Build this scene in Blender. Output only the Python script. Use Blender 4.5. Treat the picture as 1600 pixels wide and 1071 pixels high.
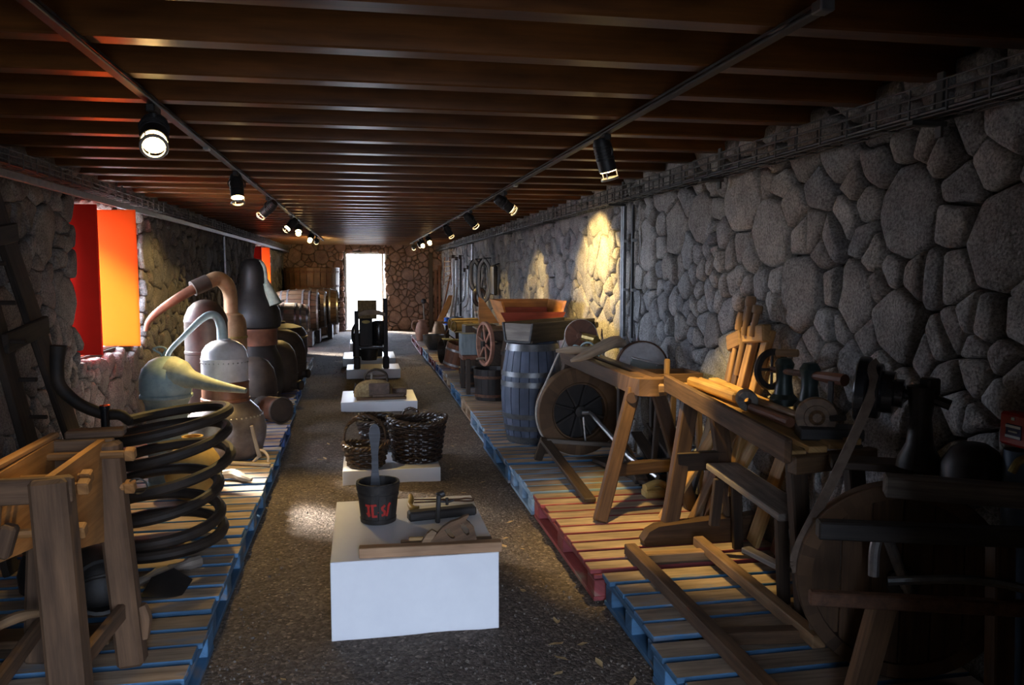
import bpy, bmesh, math, random
import numpy as np
from mathutils import Vector as V, Matrix, Quaternion, noise as mnoise
PI = math.pi
random.seed(7)
sc = bpy.context.scene
for o in list(bpy.data.objects): bpy.data.objects.remove(o)
COL = sc.collection

# ------------------------------------------------------------------ camera, world, exposure
cam = bpy.data.cameras.new('camera'); co = bpy.data.objects.new('camera', cam); COL.objects.link(co)
cam.sensor_width = 36.0; cam.lens = 36.0*1260/1600; cam.clip_end = 200; cam.clip_start = 0.02
yaw, pit = math.radians(10.525), math.radians(5.012)
fw = V((math.sin(yaw)*math.cos(pit), math.cos(yaw)*math.cos(pit), -math.sin(pit)))
co.location = (0, 0, 1.55); co.rotation_euler = fw.to_track_quat('-Z', 'Y').to_euler()
sc.camera = co
w = bpy.data.worlds.new('sky'); sc.world = w; w.use_nodes = True
SKY = 31.0
bg = w.node_tree.nodes['Background']; bg.inputs['Color'].default_value = (0.64, 0.765, 1.0, 1); bg.inputs['Strength'].default_value = SKY
sc.view_settings.view_transform = 'Standard'; sc.view_settings.look = 'None'
sc.view_settings.exposure = 0.0; sc.view_settings.gamma = 1.0; sc.view_settings.use_curve_mapping = False
sc.cycles.use_denoising = True
sc.cycles.max_bounces = 8; sc.cycles.diffuse_bounces = 4; sc.cycles.glossy_bounces = 3
sc.cycles.sample_clamp_indirect = 6.0

XL, XR, YB, ZC = -2.0, 2.12, 21.6, 2.25      # inner faces of the walls, underside of the beams
FY = -0.45                                    # inner face of the entrance wall behind the camera
W1 = (6.22, 7.95, 0.92, 2.06)                 # window openings in the left wall (y0, y1, z0, z1)
W2 = (15.9, 17.4, 0.92, 2.06)
DB = (-0.43, 0.65, 2.06)                      # far door (x0, x1, z1)
DF = (-0.30, 0.60, 2.15)                      # entrance door behind the camera

def portal(name, loc, sx, sy, d):
    l = bpy.data.lights.new(name, 'AREA'); l.shape = 'RECTANGLE'; l.size = sx; l.size_y = sy
    l.cycles.is_portal = True
    o = bpy.data.objects.new(name, l); COL.objects.link(o); o.location = loc
    o.rotation_euler = V(d).to_track_quat('-Z', 'Y').to_euler()
portal('portal_entrance', ((DF[0]+DF[1])/2, FY-0.56, DF[2]/2), DF[1]-DF[0], DF[2], (0, 1, 0))
portal('portal_far_door', ((DB[0]+DB[1])/2, YB+0.62, DB[2]/2), DB[1]-DB[0], DB[2], (0, -1, 0))
for k, W in enumerate((W1, W2)):
    portal('portal_window', (XL-0.48, (W[0]+W[1])/2, (W[2]+W[3])/2), W[1]-W[0], W[3]-W[2], (1, 0, 0))

sun = bpy.data.lights.new('sun', 'SUN'); sun.energy = 58.0; sun.angle = math.radians(15); sun.color = (1.0, 0.95, 0.86)
so = bpy.data.objects.new('sun', sun); COL.objects.link(so); so.rotation_euler = V((0.62, -0.56, -0.52)).to_track_quat('-Z', 'Y').to_euler()

# ------------------------------------------------------------------ materials
def newmat(name):
    m = bpy.data.materials.new(name); m.use_nodes = True
    nt = m.node_tree; b = nt.nodes['Principled BSDF']
    return m, nt, b
def N(nt, t, **k):
    n = nt.nodes.new(t)
    for a, v in k.items():
        if a.startswith('i_'): n.inputs[a[2:].replace('_', ' ')].default_value = v
        else: setattr(n, a, v)
    return n
def ramp(nt, fac, stops):
    r = N(nt, 'ShaderNodeValToRGB'); e = r.color_ramp.elements
    while len(e) < len(stops): e.new(0.5)
    for x, (p, c) in zip(e, stops): x.position = p; x.color = (c[0], c[1], c[2], 1)
    nt.links.new(fac, r.inputs[0]); return r.outputs[0]
def bump(nt, b, h, strength, dist=0.01, prev=None):
    n = N(nt, 'ShaderNodeBump'); n.inputs['Strength'].default_value = strength; n.inputs['Distance'].default_value = dist
    nt.links.new(h, n.inputs['Height'])
    if prev: nt.links.new(prev, n.inputs['Normal'])
    nt.links.new(n.outputs[0], b.inputs['Normal']); return n.outputs[0]
def wood(name, dark, light, rough=0.7, su=2.5, sv=38.0, bs=0.35, spec=0.4, paint=None, pamt=0.5):
    m, nt, b = newmat(name); L = nt.links.new
    uv = N(nt, 'ShaderNodeUVMap'); oi = N(nt, 'ShaderNodeObjectInfo')
    sep = N(nt, 'ShaderNodeSeparateXYZ'); L(uv.outputs[0], sep.inputs[0])
    def mul(s, f):
        x = N(nt, 'ShaderNodeMath', operation='MULTIPLY'); L(s, x.inputs[0]); x.inputs[1].default_value = f; return x.outputs[0]
    cb = N(nt, 'ShaderNodeCombineXYZ'); L(mul(sep.outputs[0], su), cb.inputs[0]); L(mul(sep.outputs[1], sv), cb.inputs[1]); L(mul(oi.outputs['Random'], 37.0), cb.inputs[2])
    n1 = N(nt, 'ShaderNodeTexNoise'); n1.inputs['Scale'].default_value = 1.0; n1.inputs['Detail'].default_value = 5; n1.inputs['Roughness'].default_value = 0.65; L(cb.outputs[0], n1.inputs['Vector'])
    cb2 = N(nt, 'ShaderNodeCombineXYZ'); L(mul(sep.outputs[0], 3.0), cb2.inputs[0]); L(mul(sep.outputs[1], 7.0), cb2.inputs[1]); L(mul(oi.outputs['Random'], 11.0), cb2.inputs[2])
    n2 = N(nt, 'ShaderNodeTexNoise'); n2.inputs['Scale'].default_value = 1.3; n2.inputs['Detail'].default_value = 3; L(cb2.outputs[0], n2.inputs['Vector'])
    c = ramp(nt, n1.outputs[0], [(0.28, dark), (0.72, light)])
    mx = N(nt, 'ShaderNodeMix', data_type='RGBA', blend_type='MULTIPLY'); mx.inputs[0].default_value = 0.8
    L(c, mx.inputs[6]); L(ramp(nt, n2.outputs[0], [(0.3, (0.45,)*3), (0.65, (1.1,)*3)]), mx.inputs[7]); out = mx.outputs[2]
    if paint:
        p = N(nt, 'ShaderNodeMix', data_type='RGBA'); L(out, p.inputs[6]); p.inputs[7].default_value = (*paint, 1)
        L(ramp(nt, n2.outputs[0], [(pamt-0.08, (0,)*3), (pamt+0.08, (1,)*3)]), p.inputs[0]); out = p.outputs[2]
    hv = N(nt, 'ShaderNodeHueSaturation'); L(out, hv.inputs['Color'])
    mr = N(nt, 'ShaderNodeMapRange'); L(oi.outputs['Random'], mr.inputs[0]); mr.inputs[3].default_value = 0.75; mr.inputs[4].default_value = 1.2; L(mr.outputs[0], hv.inputs['Value'])
    L(hv.outputs[0], b.inputs['Base Color'])
    b.inputs['Roughness'].default_value = rough; b.inputs['Specular IOR Level'].default_value = spec
    bump(nt, b, n1.outputs[0], bs, 0.004)
    return m
def mottled(name, c1, c2, scale=8, rough=0.6, metal=0.0, bs=0.2, spec=0.5, bd=0.004, detail=5, c3=None):
    m, nt, b = newmat(name); L = nt.links.new
    tc = N(nt, 'ShaderNodeTexCoord')
    n = N(nt, 'ShaderNodeTexNoise'); n.inputs['Scale'].default_value = scale; n.inputs['Detail'].default_value = detail; n.inputs['Roughness'].default_value = 0.65; L(tc.outputs['Object'], n.inputs['Vector'])
    st = [(0.3, c1), (0.68, c2)]
    if c3: st.append((0.8, c3))
    L(ramp(nt, n.outputs[0], st), b.inputs['Base Color'])
    b.inputs['Roughness'].default_value = rough; b.inputs['Metallic'].default_value = metal; b.inputs['Specular IOR Level'].default_value = spec
    if bs: bump(nt, b, n.outputs[0], bs, bd)
    return m
def translucent(name, c, base):
    m, nt, b = newmat(name); b.inputs['Base Color'].default_value = (*base, 1); b.inputs['Roughness'].default_value = 0.5; b.inputs['Specular IOR Level'].default_value = 0.2
    t = N(nt, 'ShaderNodeBsdfTranslucent'); t.inputs['Color'].default_value = (*c, 1)
    mx = N(nt, 'ShaderNodeMixShader'); mx.inputs[0].default_value = 0.8
    nt.links.new(b.outputs[0], mx.inputs[1]); nt.links.new(t.outputs[0], mx.inputs[2]); nt.links.new(mx.outputs[0], nt.nodes['Material Output'].inputs[0])
    return m
def emit(name, c, s):
    m, nt, b = newmat(name); b.inputs['Base Color'].default_value = (*c, 1)
    b.inputs['Emission Color'].default_value = (*c, 1); b.inputs['Emission Strength'].default_value = s
    return m
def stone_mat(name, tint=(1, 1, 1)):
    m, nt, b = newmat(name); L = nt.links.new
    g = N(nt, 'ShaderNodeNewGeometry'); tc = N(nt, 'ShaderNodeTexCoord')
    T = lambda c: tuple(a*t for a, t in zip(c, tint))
    base = ramp(nt, g.outputs['Random Per Island'], [(0.0, T((0.25, 0.25, 0.265))), (0.3, T((0.42, 0.415, 0.425))), (0.55, T((0.35, 0.325, 0.31))), (0.8, T((0.48, 0.46, 0.44))), (1.0, T((0.30, 0.305, 0.325)))])
    n1 = N(nt, 'ShaderNodeTexNoise'); n1.inputs['Scale'].default_value = 5.0; n1.inputs['Detail'].default_value = 6; n1.inputs['Roughness'].default_value = 0.7; L(tc.outputs['Object'], n1.inputs['Vector'])
    n2 = N(nt, 'ShaderNodeTexNoise'); n2.inputs['Scale'].default_value = 90.0; n2.inputs['Detail'].default_value = 3; n2.inputs['Roughness'].default_value = 0.7; L(tc.outputs['Object'], n2.inputs['Vector'])
    vo = N(nt, 'ShaderNodeTexVoronoi'); vo.inputs['Scale'].default_value = 70; L(tc.outputs['Object'], vo.inputs['Vector'])
    mx = N(nt, 'ShaderNodeMix', data_type='RGBA', blend_type='MULTIPLY'); mx.inputs[0].default_value = 0.9
    L(base, mx.inputs[6]); L(ramp(nt, n1.outputs[0], [(0.3, (0.55, 0.53, 0.52)), (0.7, (1.25, 1.22, 1.15))]), mx.inputs[7])
    m2 = N(nt, 'ShaderNodeMix', data_type='RGBA', blend_type='MULTIPLY'); m2.inputs[0].default_value = 0.85
    L(mx.outputs[2], m2.inputs[6]); L(ramp(nt, n2.outputs[0], [(0.36, (0.42,)*3), (0.6, (1.18,)*3)]), m2.inputs[7])
    L(m2.outputs[2], b.inputs['Base Color']); b.inputs['Roughness'].default_value = 0.95; b.inputs['Specular IOR Level'].default_value = 0.15
    p = bump(nt, b, n1.outputs[0], 0.5, 0.05)
    p = bump(nt, b, ramp(nt, vo.outputs['Distance'], [(0.1, (0,)*3), (0.55, (1,)*3)]), 0.35, 0.006, p)
    bump(nt, b, n2.outputs[0], 0.6, 0.008, p)
    return m
M = {}
M['stone'] = stone_mat('basalt_stone')
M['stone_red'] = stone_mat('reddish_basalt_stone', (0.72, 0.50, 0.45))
M['stone_dim'] = stone_mat('shaded_basalt_stone', (0.52, 0.50, 0.48))  # same basalt, with the left wall's shade put into a darker tint
M['mortar'] = mottled('dark_mortar', (0.05, 0.045, 0.04), (0.10, 0.09, 0.08), 30, 0.95, bs=0.6, spec=0.1)
M['plaster'] = mottled('white_plaster', (0.75, 0.73, 0.70), (0.85, 0.83, 0.80), 12, 0.9, bs=0.2)
M['beam'] = wood('varnished_beam_wood', (0.088, 0.030, 0.007), (0.20, 0.076, 0.019), 0.34, 1.2, 16, 0.15, 0.4)
M['plank'] = wood('ceiling_plank_wood', (0.06, 0.024, 0.009), (0.14, 0.06, 0.02), 0.5, 1.2, 16, 0.2)
M['black'] = mottled('black_painted_metal', (0.012, 0.012, 0.013), (0.018, 0.018, 0.019), 20, 0.5, bs=0.05)
M['wire'] = mottled('dark_wire', (0.05, 0.05, 0.045), (0.075, 0.075, 0.07), 20, 0.6, bs=0)
M['blackgloss'] = mottled('black_glossy_metal', (0.01, 0.01, 0.012), (0.02, 0.02, 0.022), 20, 0.22, bs=0.02, spec=0.6)
M['galv'] = mottled('galvanised_steel', (0.32, 0.33, 0.35), (0.48, 0.49, 0.51), 25, 0.38, 0.8, bs=0.05)
M['galv_dark'] = mottled('dull_galvanised_steel', (0.10, 0.10, 0.10), (0.17, 0.17, 0.17), 25, 0.42, 0.7, bs=0.05)
M['white'] = mottled('white_painted_board', (0.76, 0.76, 0.78), (0.82, 0.82, 0.83), 5, 0.33, bs=0.03)
M['red'] = mottled('red_painted_shutter', (0.62, 0.012, 0.004), (0.68, 0.015, 0.005), 4, 0.5, bs=0.05, spec=0.15)
M['red_orange'] = mottled('orange_red_painted_shutter', (0.33, 0.016, 0.0016), (0.36, 0.018, 0.002), 3, 0.6, bs=0.03, spec=0.08)
M['glow_leaf'] = translucent('thin_red_translucent_sheet', (0.80, 0.262, 0.075), (0.6, 0.015, 0.004))
M['copper_grey'] = mottled('greyed_copper', (0.095, 0.075, 0.07), (0.23, 0.195, 0.185), 7, 0.36, 0.5, bs=0.15)
M['verdi_pale'] = mottled('pale_verdigris', (0.28, 0.36, 0.37), (0.48, 0.55, 0.55), 12, 0.55, 0.2, bs=0.2)
M['iron'] = mottled('dark_iron', (0.018, 0.016, 0.015), (0.05, 0.042, 0.036), 18, 0.5, 0.3, bs=0.25)
M['rust'] = mottled('rusty_iron', (0.05, 0.025, 0.015), (0.16, 0.075, 0.04), 25, 0.8, 0.2, bs=0.3)
M['green_iron'] = mottled('dark_green_iron', (0.012, 0.02, 0.017), (0.03, 0.045, 0.038), 18, 0.45, 0.2, bs=0.2)
M['steel'] = mottled('worn_steel', (0.25, 0.24, 0.24), (0.5, 0.48, 0.46), 20, 0.35, 0.8, bs=0.1)
M['copper_dark'] = mottled('tarnished_dark_copper', (0.030, 0.020, 0.015), (0.085, 0.057, 0.040), 6, 0.55, 0.25, bs=0.2)
M['copper_black'] = mottled('sooty_copper', (0.010, 0.009, 0.009), (0.03, 0.025, 0.022), 7, 0.5, 0.3, bs=0.25)
M['copper_red'] = mottled('reddish_copper', (0.12, 0.05, 0.032), (0.26, 0.11, 0.06), 7, 0.42, 0.5, bs=0.15)
M['copper_pale'] = mottled('pale_lit_copper', (0.42, 0.40, 0.41), (0.70, 0.68, 0.70), 7, 0.38, 0.2, bs=0.1)  # pale copper, whitened to carry the bright daylight on the cap
M['copper_tan'] = mottled('tan_copper', (0.22, 0.12, 0.06), (0.40, 0.24, 0.12), 8, 0.5, 0.4, bs=0.2)
M['verdigris'] = mottled('verdigris_copper', (0.19, 0.27, 0.265), (0.38, 0.46, 0.44), 9, 0.65, 0.2, bs=0.25, c3=(0.50, 0.47, 0.38))
M['verdi_yellow'] = mottled('yellowed_verdigris', (0.21, 0.24, 0.19), (0.41, 0.41, 0.31), 14, 0.65, 0.2, bs=0.25, c3=(0.28, 0.40, 0.37))
M['brass'] = mottled('old_brass', (0.18, 0.12, 0.035), (0.42, 0.30, 0.09), 16, 0.5, 0.6, bs=0.2)
M['ochre'] = mottled('ochre_clay', (0.42, 0.26, 0.07), (0.62, 0.42, 0.14), 9, 0.6, bs=0.15)
M['coil'] = mottled('brown_black_pipe', (0.012, 0.008, 0.005), (0.038, 0.023, 0.014), 9, 0.7, 0.1, bs=0.25)
M['clay'] = mottled('terracotta', (0.28, 0.13, 0.08), (0.42, 0.22, 0.14), 10, 0.8, bs=0.2)
M['bluep'] = mottled('blue_plastic', (0.02, 0.12, 0.55), (0.03, 0.15, 0.62), 4, 0.4, bs=0)
M['wicker'] = mottled('dark_wicker', (0.014, 0.008, 0.006), (0.05, 0.03, 0.02), 40, 0.32, bs=0.3)
M['wicker_lite'] = mottled('brown_wicker', (0.026, 0.015, 0.009), (0.10, 0.06, 0.035), 40, 0.36, bs=0.3)
M['straw'] = mottled('straw_and_sacking', (0.16, 0.10, 0.045), (0.40, 0.28, 0.13), 40, 0.95, bs=0.8, bd=0.01)
M['leather'] = mottled('old_leather', (0.05, 0.03, 0.02), (0.15, 0.09, 0.06), 14, 0.6, bs=0.3)
M['rope'] = mottled('pale_rope', (0.36, 0.32, 0.27), (0.6, 0.56, 0.5), 40, 0.8, bs=0.3)
M['grind'] = mottled('grindstone', (0.40, 0.39, 0.40), (0.60, 0.59, 0.60), 20, 0.9, bs=0.3)
M['lens'] = emit('warm_lamp_lens', (1.0, 0.72, 0.32), 22.0)
M['leaf'] = mottled('dry_leaf', (0.35, 0.22, 0.09), (0.6, 0.42, 0.2), 30, 0.8, bs=0)
M['redpaint'] = mottled('red_lettering_paint', (0.30, 0.014, 0.01), (0.45, 0.025, 0.016), 60, 0.6, bs=0)
M['alarm'] = mottled('red_plastic', (0.40, 0.012, 0.015), (0.45, 0.015, 0.02), 4, 0.3, bs=0)
M['label'] = mottled('white_print', (0.7, 0.72, 0.75), (0.78, 0.8, 0.82), 5, 0.5, bs=0)
M['navy'] = mottled('navy_print', (0.02, 0.03, 0.12), (0.03, 0.04, 0.16), 5, 0.4, bs=0)
M['bluepipe'] = mottled('blue_grey_plastic', (0.05, 0.07, 0.10), (0.07, 0.10, 0.14), 5, 0.4, bs=0)
M['belt'] = mottled('leather_belt', (0.10, 0.065, 0.045), (0.2, 0.14, 0.10), 20, 0.7, bs=0.1)
M['outside'] = mottled('outside_ground', (0.09, 0.08, 0.07), (0.14, 0.125, 0.105), 1, 0.95, bs=0)
M['w_dark'] = wood('dark_old_wood', (0.022, 0.013, 0.008), (0.075, 0.045, 0.026), 0.6)
M['w_ironwood'] = wood('grey_black_wood', (0.045, 0.045, 0.052), (0.125, 0.125, 0.14), 0.55)
M['w_umber'] = wood('dark_umber_wood', (0.012, 0.007, 0.004), (0.04, 0.024, 0.014), 0.8)
M['w_black'] = wood('blackened_wood', (0.012, 0.010, 0.009), (0.05, 0.04, 0.034), 0.6)
M['w_brown'] = wood('brown_old_wood', (0.07, 0.036, 0.017), (0.19, 0.105, 0.05), 0.55)
M['w_lathe'] = wood('dark_brown_lathe_wood', (0.038, 0.020, 0.010), (0.115, 0.062, 0.030), 0.5)
M['w_red'] = wood('reddish_brown_wood', (0.10, 0.035, 0.018), (0.24, 0.095, 0.045), 0.6)
M['w_mid'] = wood('worn_mid_wood', (0.16, 0.085, 0.038), (0.38, 0.225, 0.11), 0.65)
M['w_gold'] = wood('golden_pine', (0.30, 0.155, 0.05), (0.56, 0.34, 0.13), 0.6)
M['w_orange'] = wood('orange_stained_wood', (0.40, 0.14, 0.03), (0.60, 0.25, 0.06), 0.5)
M['w_grey'] = wood('weathered_grey_wood', (0.13, 0.105, 0.085), (0.32, 0.265, 0.215), 0.8)
M['w_pale'] = wood('pale_scrubbed_wood', (0.34, 0.25, 0.17), (0.58, 0.47, 0.34), 0.65)
M['w_bluelit'] = wood('blue_daylit_barrel_wood', (0.045, 0.055, 0.085), (0.13, 0.155, 0.22), 0.6)  # the window's blue daylight is put into the barrel wood
M['w_slate'] = wood('slate_painted_wood', (0.15, 0.18, 0.18), (0.24, 0.27, 0.27), 0.6)
M['w_leg'] = wood('rough_brown_grey_wood', (0.06, 0.030, 0.014), (0.17, 0.092, 0.046), 0.8)
M['w_plane'] = wood('pinkish_brown_beech', (0.36, 0.18, 0.085), (0.64, 0.38, 0.20), 0.6)
M['w_pink'] = wood('pinkish_wheel_wood', (0.26, 0.12, 0.075), (0.46, 0.24, 0.16), 0.65)
M['w_redpaint'] = wood('red_painted_wood', (0.20, 0.035, 0.02), (0.34, 0.07, 0.04), 0.6)
M['w_hopper'] = wood('orange_lit_hopper_wood', (0.26, 0.11, 0.03), (0.48, 0.23, 0.075), 0.65)  # orange of the spotlight above is put into the wood colour
M['deck'] = wood('worn_pallet_deck', (0.20, 0.145, 0.10), (0.45, 0.34, 0.25), 0.8)
PAINTS = {'blue': (0.085, 0.21, 0.37), 'red': (0.36, 0.07, 0.07), 'pale': (0.34, 0.50, 0.66), 'bare': (0.46, 0.30, 0.17), 'white': (0.65, 0.68, 0.70), 'dusk': (0.06, 0.12, 0.33)}
for k, c in PAINTS.items():
    M['p_'+k] = wood('pallet_paint_'+k, tuple(x*0.7 for x in c), c, 0.6, bs=0.2, paint=(0.33, 0.25, 0.18), pamt=0.68)
    M['t_'+k] = wood('pallet_deck_'+k, (0.20, 0.14, 0.095), (0.47, 0.35, 0.245), 0.8, paint=tuple(0.45*x+0.55*y for x, y in zip(c, (0.27, 0.21, 0.16))), pamt=0.68)

# ------------------------------------------------------------------ mesh helpers
class B:
    def __init__(s):
        s.bm = bmesh.new(); s.uv = s.bm.loops.layers.uv.new('UVMap')
    def _faces(s, verts, faces, uvs=None, mi=0):
        vs = [s.bm.verts.new(v) for v in verts]
        for k, f in enumerate(faces):
            try: F = s.bm.faces.new([vs[i] for i in f])
            except ValueError: continue
            F.material_index = mi if not isinstance(mi, (list, tuple)) else mi[k]
            if uvs is not None:
                for l, i in zip(F.loops, f): l[s.uv].uv = uvs[i] if not callable(uvs) else uvs(i)
        return vs
    def box(s, c, d, rot=None, ch=0.0, top=None):
        """box with chamfered edges; rot a Matrix; top = material index of the upper face"""
        hx, hy, hz = d[0]/2, d[1]/2, d[2]/2
        L = max(range(3), key=lambda i: d[i]); A = [i for i in range(3) if i != L]
        t = bmesh.new(); bmesh.ops.create_cube(t, size=1)
        for v in t.verts: v.co = V((v.co.x*d[0], v.co.y*d[1], v.co.z*d[2]))
        if ch > 0: bmesh.ops.bevel(t, geom=list(t.edges), offset=min(ch, min(d)*0.3), segments=1, affect='EDGES')
        Rm = rot if rot is not None else Matrix.Identity(3)
        r = random.random()*9; vm = {}
        for v in t.verts: vm[v] = s.bm.verts.new(V(c) + Rm @ v.co)
        for f in t.faces:
            F = s.bm.faces.new([vm[v] for v in f.verts])
            if top is not None and f.normal.z > 0.9: F.material_index = top
            for l, v in zip(F.loops, f.verts): l[s.uv].uv = (v.co[L]+r, v.co[A[0]]+v.co[A[1]]*1.3+r)
        t.free(); return s
    def bar(s, p0, p1, w, h, up=(0, 0, 1), ch=0.004, top=None):
        p0, p1 = V(p0), V(p1); x = (p1-p0); n = x.length; x.normalize(); u = V(up)
        y = u.cross(x)
        if y.length < 1e-4: y = V((0, 1, 0)).cross(x)
        y.normalize(); z = x.cross(y)
        s.box((p0+p1)/2, (n, w, h), Matrix((x, y, z)).transposed(), ch, top); return s
    def tube(s, pts, rad, n=10, closed=False, cap=True):
        pts = [V(p) for p in pts]; m = len(pts)
        if not isinstance(rad, (list, tuple)): rad = [rad]*m
        tang = []
        for i in range(m):
            a = pts[(i-1) % m] if (closed or i > 0) else pts[i]; b = pts[(i+1) % m] if (closed or i < m-1) else pts[i]
            tang.append((b-a).normalized())
        nrm = tang[0].orthogonal().normalized(); rings = []; acc = 0
        for i in range(m):
            if i: 
                q = tang[i-1].rotation_difference(tang[i]); nrm = q @ nrm; acc += (pts[i]-pts[i-1]).length
            bi = tang[i].cross(nrm).normalized(); nn = bi.cross(tang[i])
            rings.append(([s.bm.verts.new(pts[i]+(nn*math.cos(2*PI*k/n)+bi*math.sin(2*PI*k/n))*rad[i]) for k in range(n)], acc))
        for i in range(m if closed else m-1):
            (a, ua), (b, ub) = rings[i], rings[(i+1) % m]
            for k in range(n):
                F = s.bm.faces.new([a[k], a[(k+1) % n], b[(k+1) % n], b[k]])
                for l, uvv in zip(F.loops, ((ua, k*.02), (ua, (k+1)*.02), (ub, (k+1)*.02), (ub, k*.02))): l[s.uv].uv = uvv
        if cap and not closed:
            s.bm.faces.new(rings[0][0][::-1]); s.bm.faces.new(rings[-1][0])
        return s
    def lathe(s, prof, n=24, M4=None, a0=0, a1=2*PI):
        """profile of (r, z) turned about z, then placed with M4 (Matrix, or a location)"""
        if M4 is None: M4 = Matrix.Identity(4)
        elif not isinstance(M4, Matrix): M4 = Matrix.Translation(M4)
        full = abs(a1-a0-2*PI) < 1e-6; nn = n if full else n+1; rings = []; acc = 0
        for i, (r, z) in enumerate(prof):
            if i: acc += math.hypot(r-prof[i-1][0], z-prof[i-1][1])
            if r < 1e-6: rings.append(([s.bm.verts.new(M4 @ V((0, 0, z)))], acc))
            else: rings.append(([s.bm.verts.new(M4 @ V((r*math.cos(a0+(a1-a0)*k/n), r*math.sin(a0+(a1-a0)*k/n), z))) for k in range(nn)], acc))
        for i in range(len(prof)-1):
            (a, ua), (b, ub) = rings[i], rings[i+1]
            for k in range(n):
                k2 = (k+1) % nn
                if len(a) == 1 and len(b) == 1: continue
                f = [a[0], b[k2], b[k]] if len(a) == 1 else [a[k], a[k2], b[0]] if len(b) == 1 else [a[k], a[k2], b[k2], b[k]]
                F = s.bm.faces.new(f)
                for l in F.loops:
                    isb = l.vert in b; l[s.uv].uv = (ub if isb else ua, k*0.03)
        return s
    def prism(s, poly, depth, M4, ch=0.0):
        """polygon in xy extruded along z from 0 to depth"""
        n = len(poly); vs = [M4 @ V((x, y, 0)) for x, y in poly] + [M4 @ V((x, y, depth)) for x, y in poly]
        fs = [list(range(n))[::-1], list(range(n, 2*n))] + [[i, (i+1) % n, n+(i+1) % n, n+i] for i in range(n)]
        P2 = list(poly)+list(poly)
        s._faces(vs, fs, [(p[0], p[1]+(0.05 if i >= n else 0)) for i, p in enumerate(P2)]); return s
    def build(s, name, mat, parent=None, ang=0.6, smooth=True, recalc=True):
        if recalc: bmesh.ops.recalc_face_normals(s.bm, faces=s.bm.faces)
        off = V((0, 0, 0)); p = parent
        while p is not None: off += p.location; p = p.parent
        if off.length > 0: bmesh.ops.translate(s.bm, verts=s.bm.verts, vec=-off)
        me = bpy.data.meshes.new(name); s.bm.to_mesh(me); s.bm.free()
        for x in (mat if isinstance(mat, (list, tuple)) else [mat]): me.materials.append(M[x] if isinstance(x, str) else x)
        if smooth: me.shade_smooth(); me.set_sharp_from_angle(angle=ang)
        o = bpy.data.objects.new(name, me); COL.objects.link(o)
        if parent is not None: o.parent = parent
        return o
def tag(o, label, cat, group=None):
    o['label'] = label; o['category'] = cat
    if group: o['group'] = group
    return o
def thing(name, label, cat, loc, group=None):
    o = bpy.data.objects.new(name, None); COL.objects.link(o); o.location = loc; o.empty_display_size = 0.1
    return tag(o, label, cat, group)
def struct(o): o['kind'] = 'structure'; return o
def stuff(o): o['kind'] = 'stuff'; return o
def Mx(loc, zdir=(0, 0, 1), xdir=None):
    """matrix whose z axis points along zdir"""
    z = V(zdir).normalized()
    if xdir is None: xdir = (1, 0, 0) if abs(z.x) < 0.9 else (0, 1, 0)
    y = z.cross(V(xdir)).normalized(); x = y.cross(z)
    m = Matrix((x, y, z)).transposed().to_4x4(); m.translation = V(loc); return m
def bez(pts, n=8):
    """Catmull-Rom through the points"""
    P = [V(p) for p in pts]; P = [2*P[0]-P[1]]+P+[2*P[-1]-P[-2]]; out = []
    for i in range(1, len(P)-2):
        for k in range(n):
            t = k/n; a, b, c, d = P[i-1:i+3]
            out.append(0.5*((2*b)+(c-a)*t+(2*a-5*b+4*c-d)*t*t+(3*b-a-3*c+d)*t**3))
    out.append(P[-2]); return out
def lerps(rs, n=8):
    out = []
    for a, b in zip(rs, rs[1:]): out += [a+(b-a)*k/n for k in range(n)]
    return out+[rs[-1]]
def arc(c, r, a0, a1, n, ax='xz'):
    i, j = 'xyz'.index(ax[0]), 'xyz'.index(ax[1]); out = []
    for k in range(n+1):
        a = a0+(a1-a0)*k/n; p = V(c); p[i] += r*math.cos(a); p[j] += r*math.sin(a); out.append(p)
    return out

# ------------------------------------------------------------------ structure
def multi(name, boxes, mat):
    b = B()
    for (x0, x1, y0, y1, z0, z1) in boxes: b.box(((x0+x1)/2, (y0+y1)/2, (z0+z1)/2), (x1-x0, y1-y0, z1-z0))
    return struct(b.build(name, mat))
T = 0.55
ZT = 2.55
bl = []
ys = [FY-T, W1[0], W1[1], W2[0], W2[1], YB+T]
xl0, xl1 = XL-0.42, XL-0.035
for a, b_ in ((0, 1), (2, 3), (4, 5)): bl.append((xl0, xl1, ys[a], ys[b_], -0.1, ZT))
for W in (W1, W2): bl += [(xl0, xl1, W[0], W[1], -0.1, W[2]), (xl0, xl1, W[0], W[1], W[3], ZT)]
wall_left = multi('wall_left', bl, 'mortar')
wall_right = multi('wall_right', [(XR+0.035, XR+T, FY-T, YB+T, -0.1, ZT)], 'mortar')
wall_back = multi('wall_back', [(XL, DB[0], YB+0.035, YB+T, -0.1, ZT), (DB[1], XR, YB+0.035, YB+T, -0.1, ZT), (DB[0], DB[1], YB+0.035, YB+T, DB[2], ZT)], 'mortar')
wall_front = multi('wall_front', [(XL, DF[0], FY-T, FY, -0.1, ZT), (DF[1], XR, FY-T, FY, -0.1, ZT), (DF[0], DF[1], FY-T, FY, DF[2], ZT)], 'mortar')
ceiling = multi('ceiling', [(XL-T, XR+T, FY-T, YB+T, 2.56, 2.66)], 'plank')
out = B(); out.box((0, 10, -0.16), (120, 120, 0.1)); g = struct(out.build('ground', 'outside'))

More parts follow.
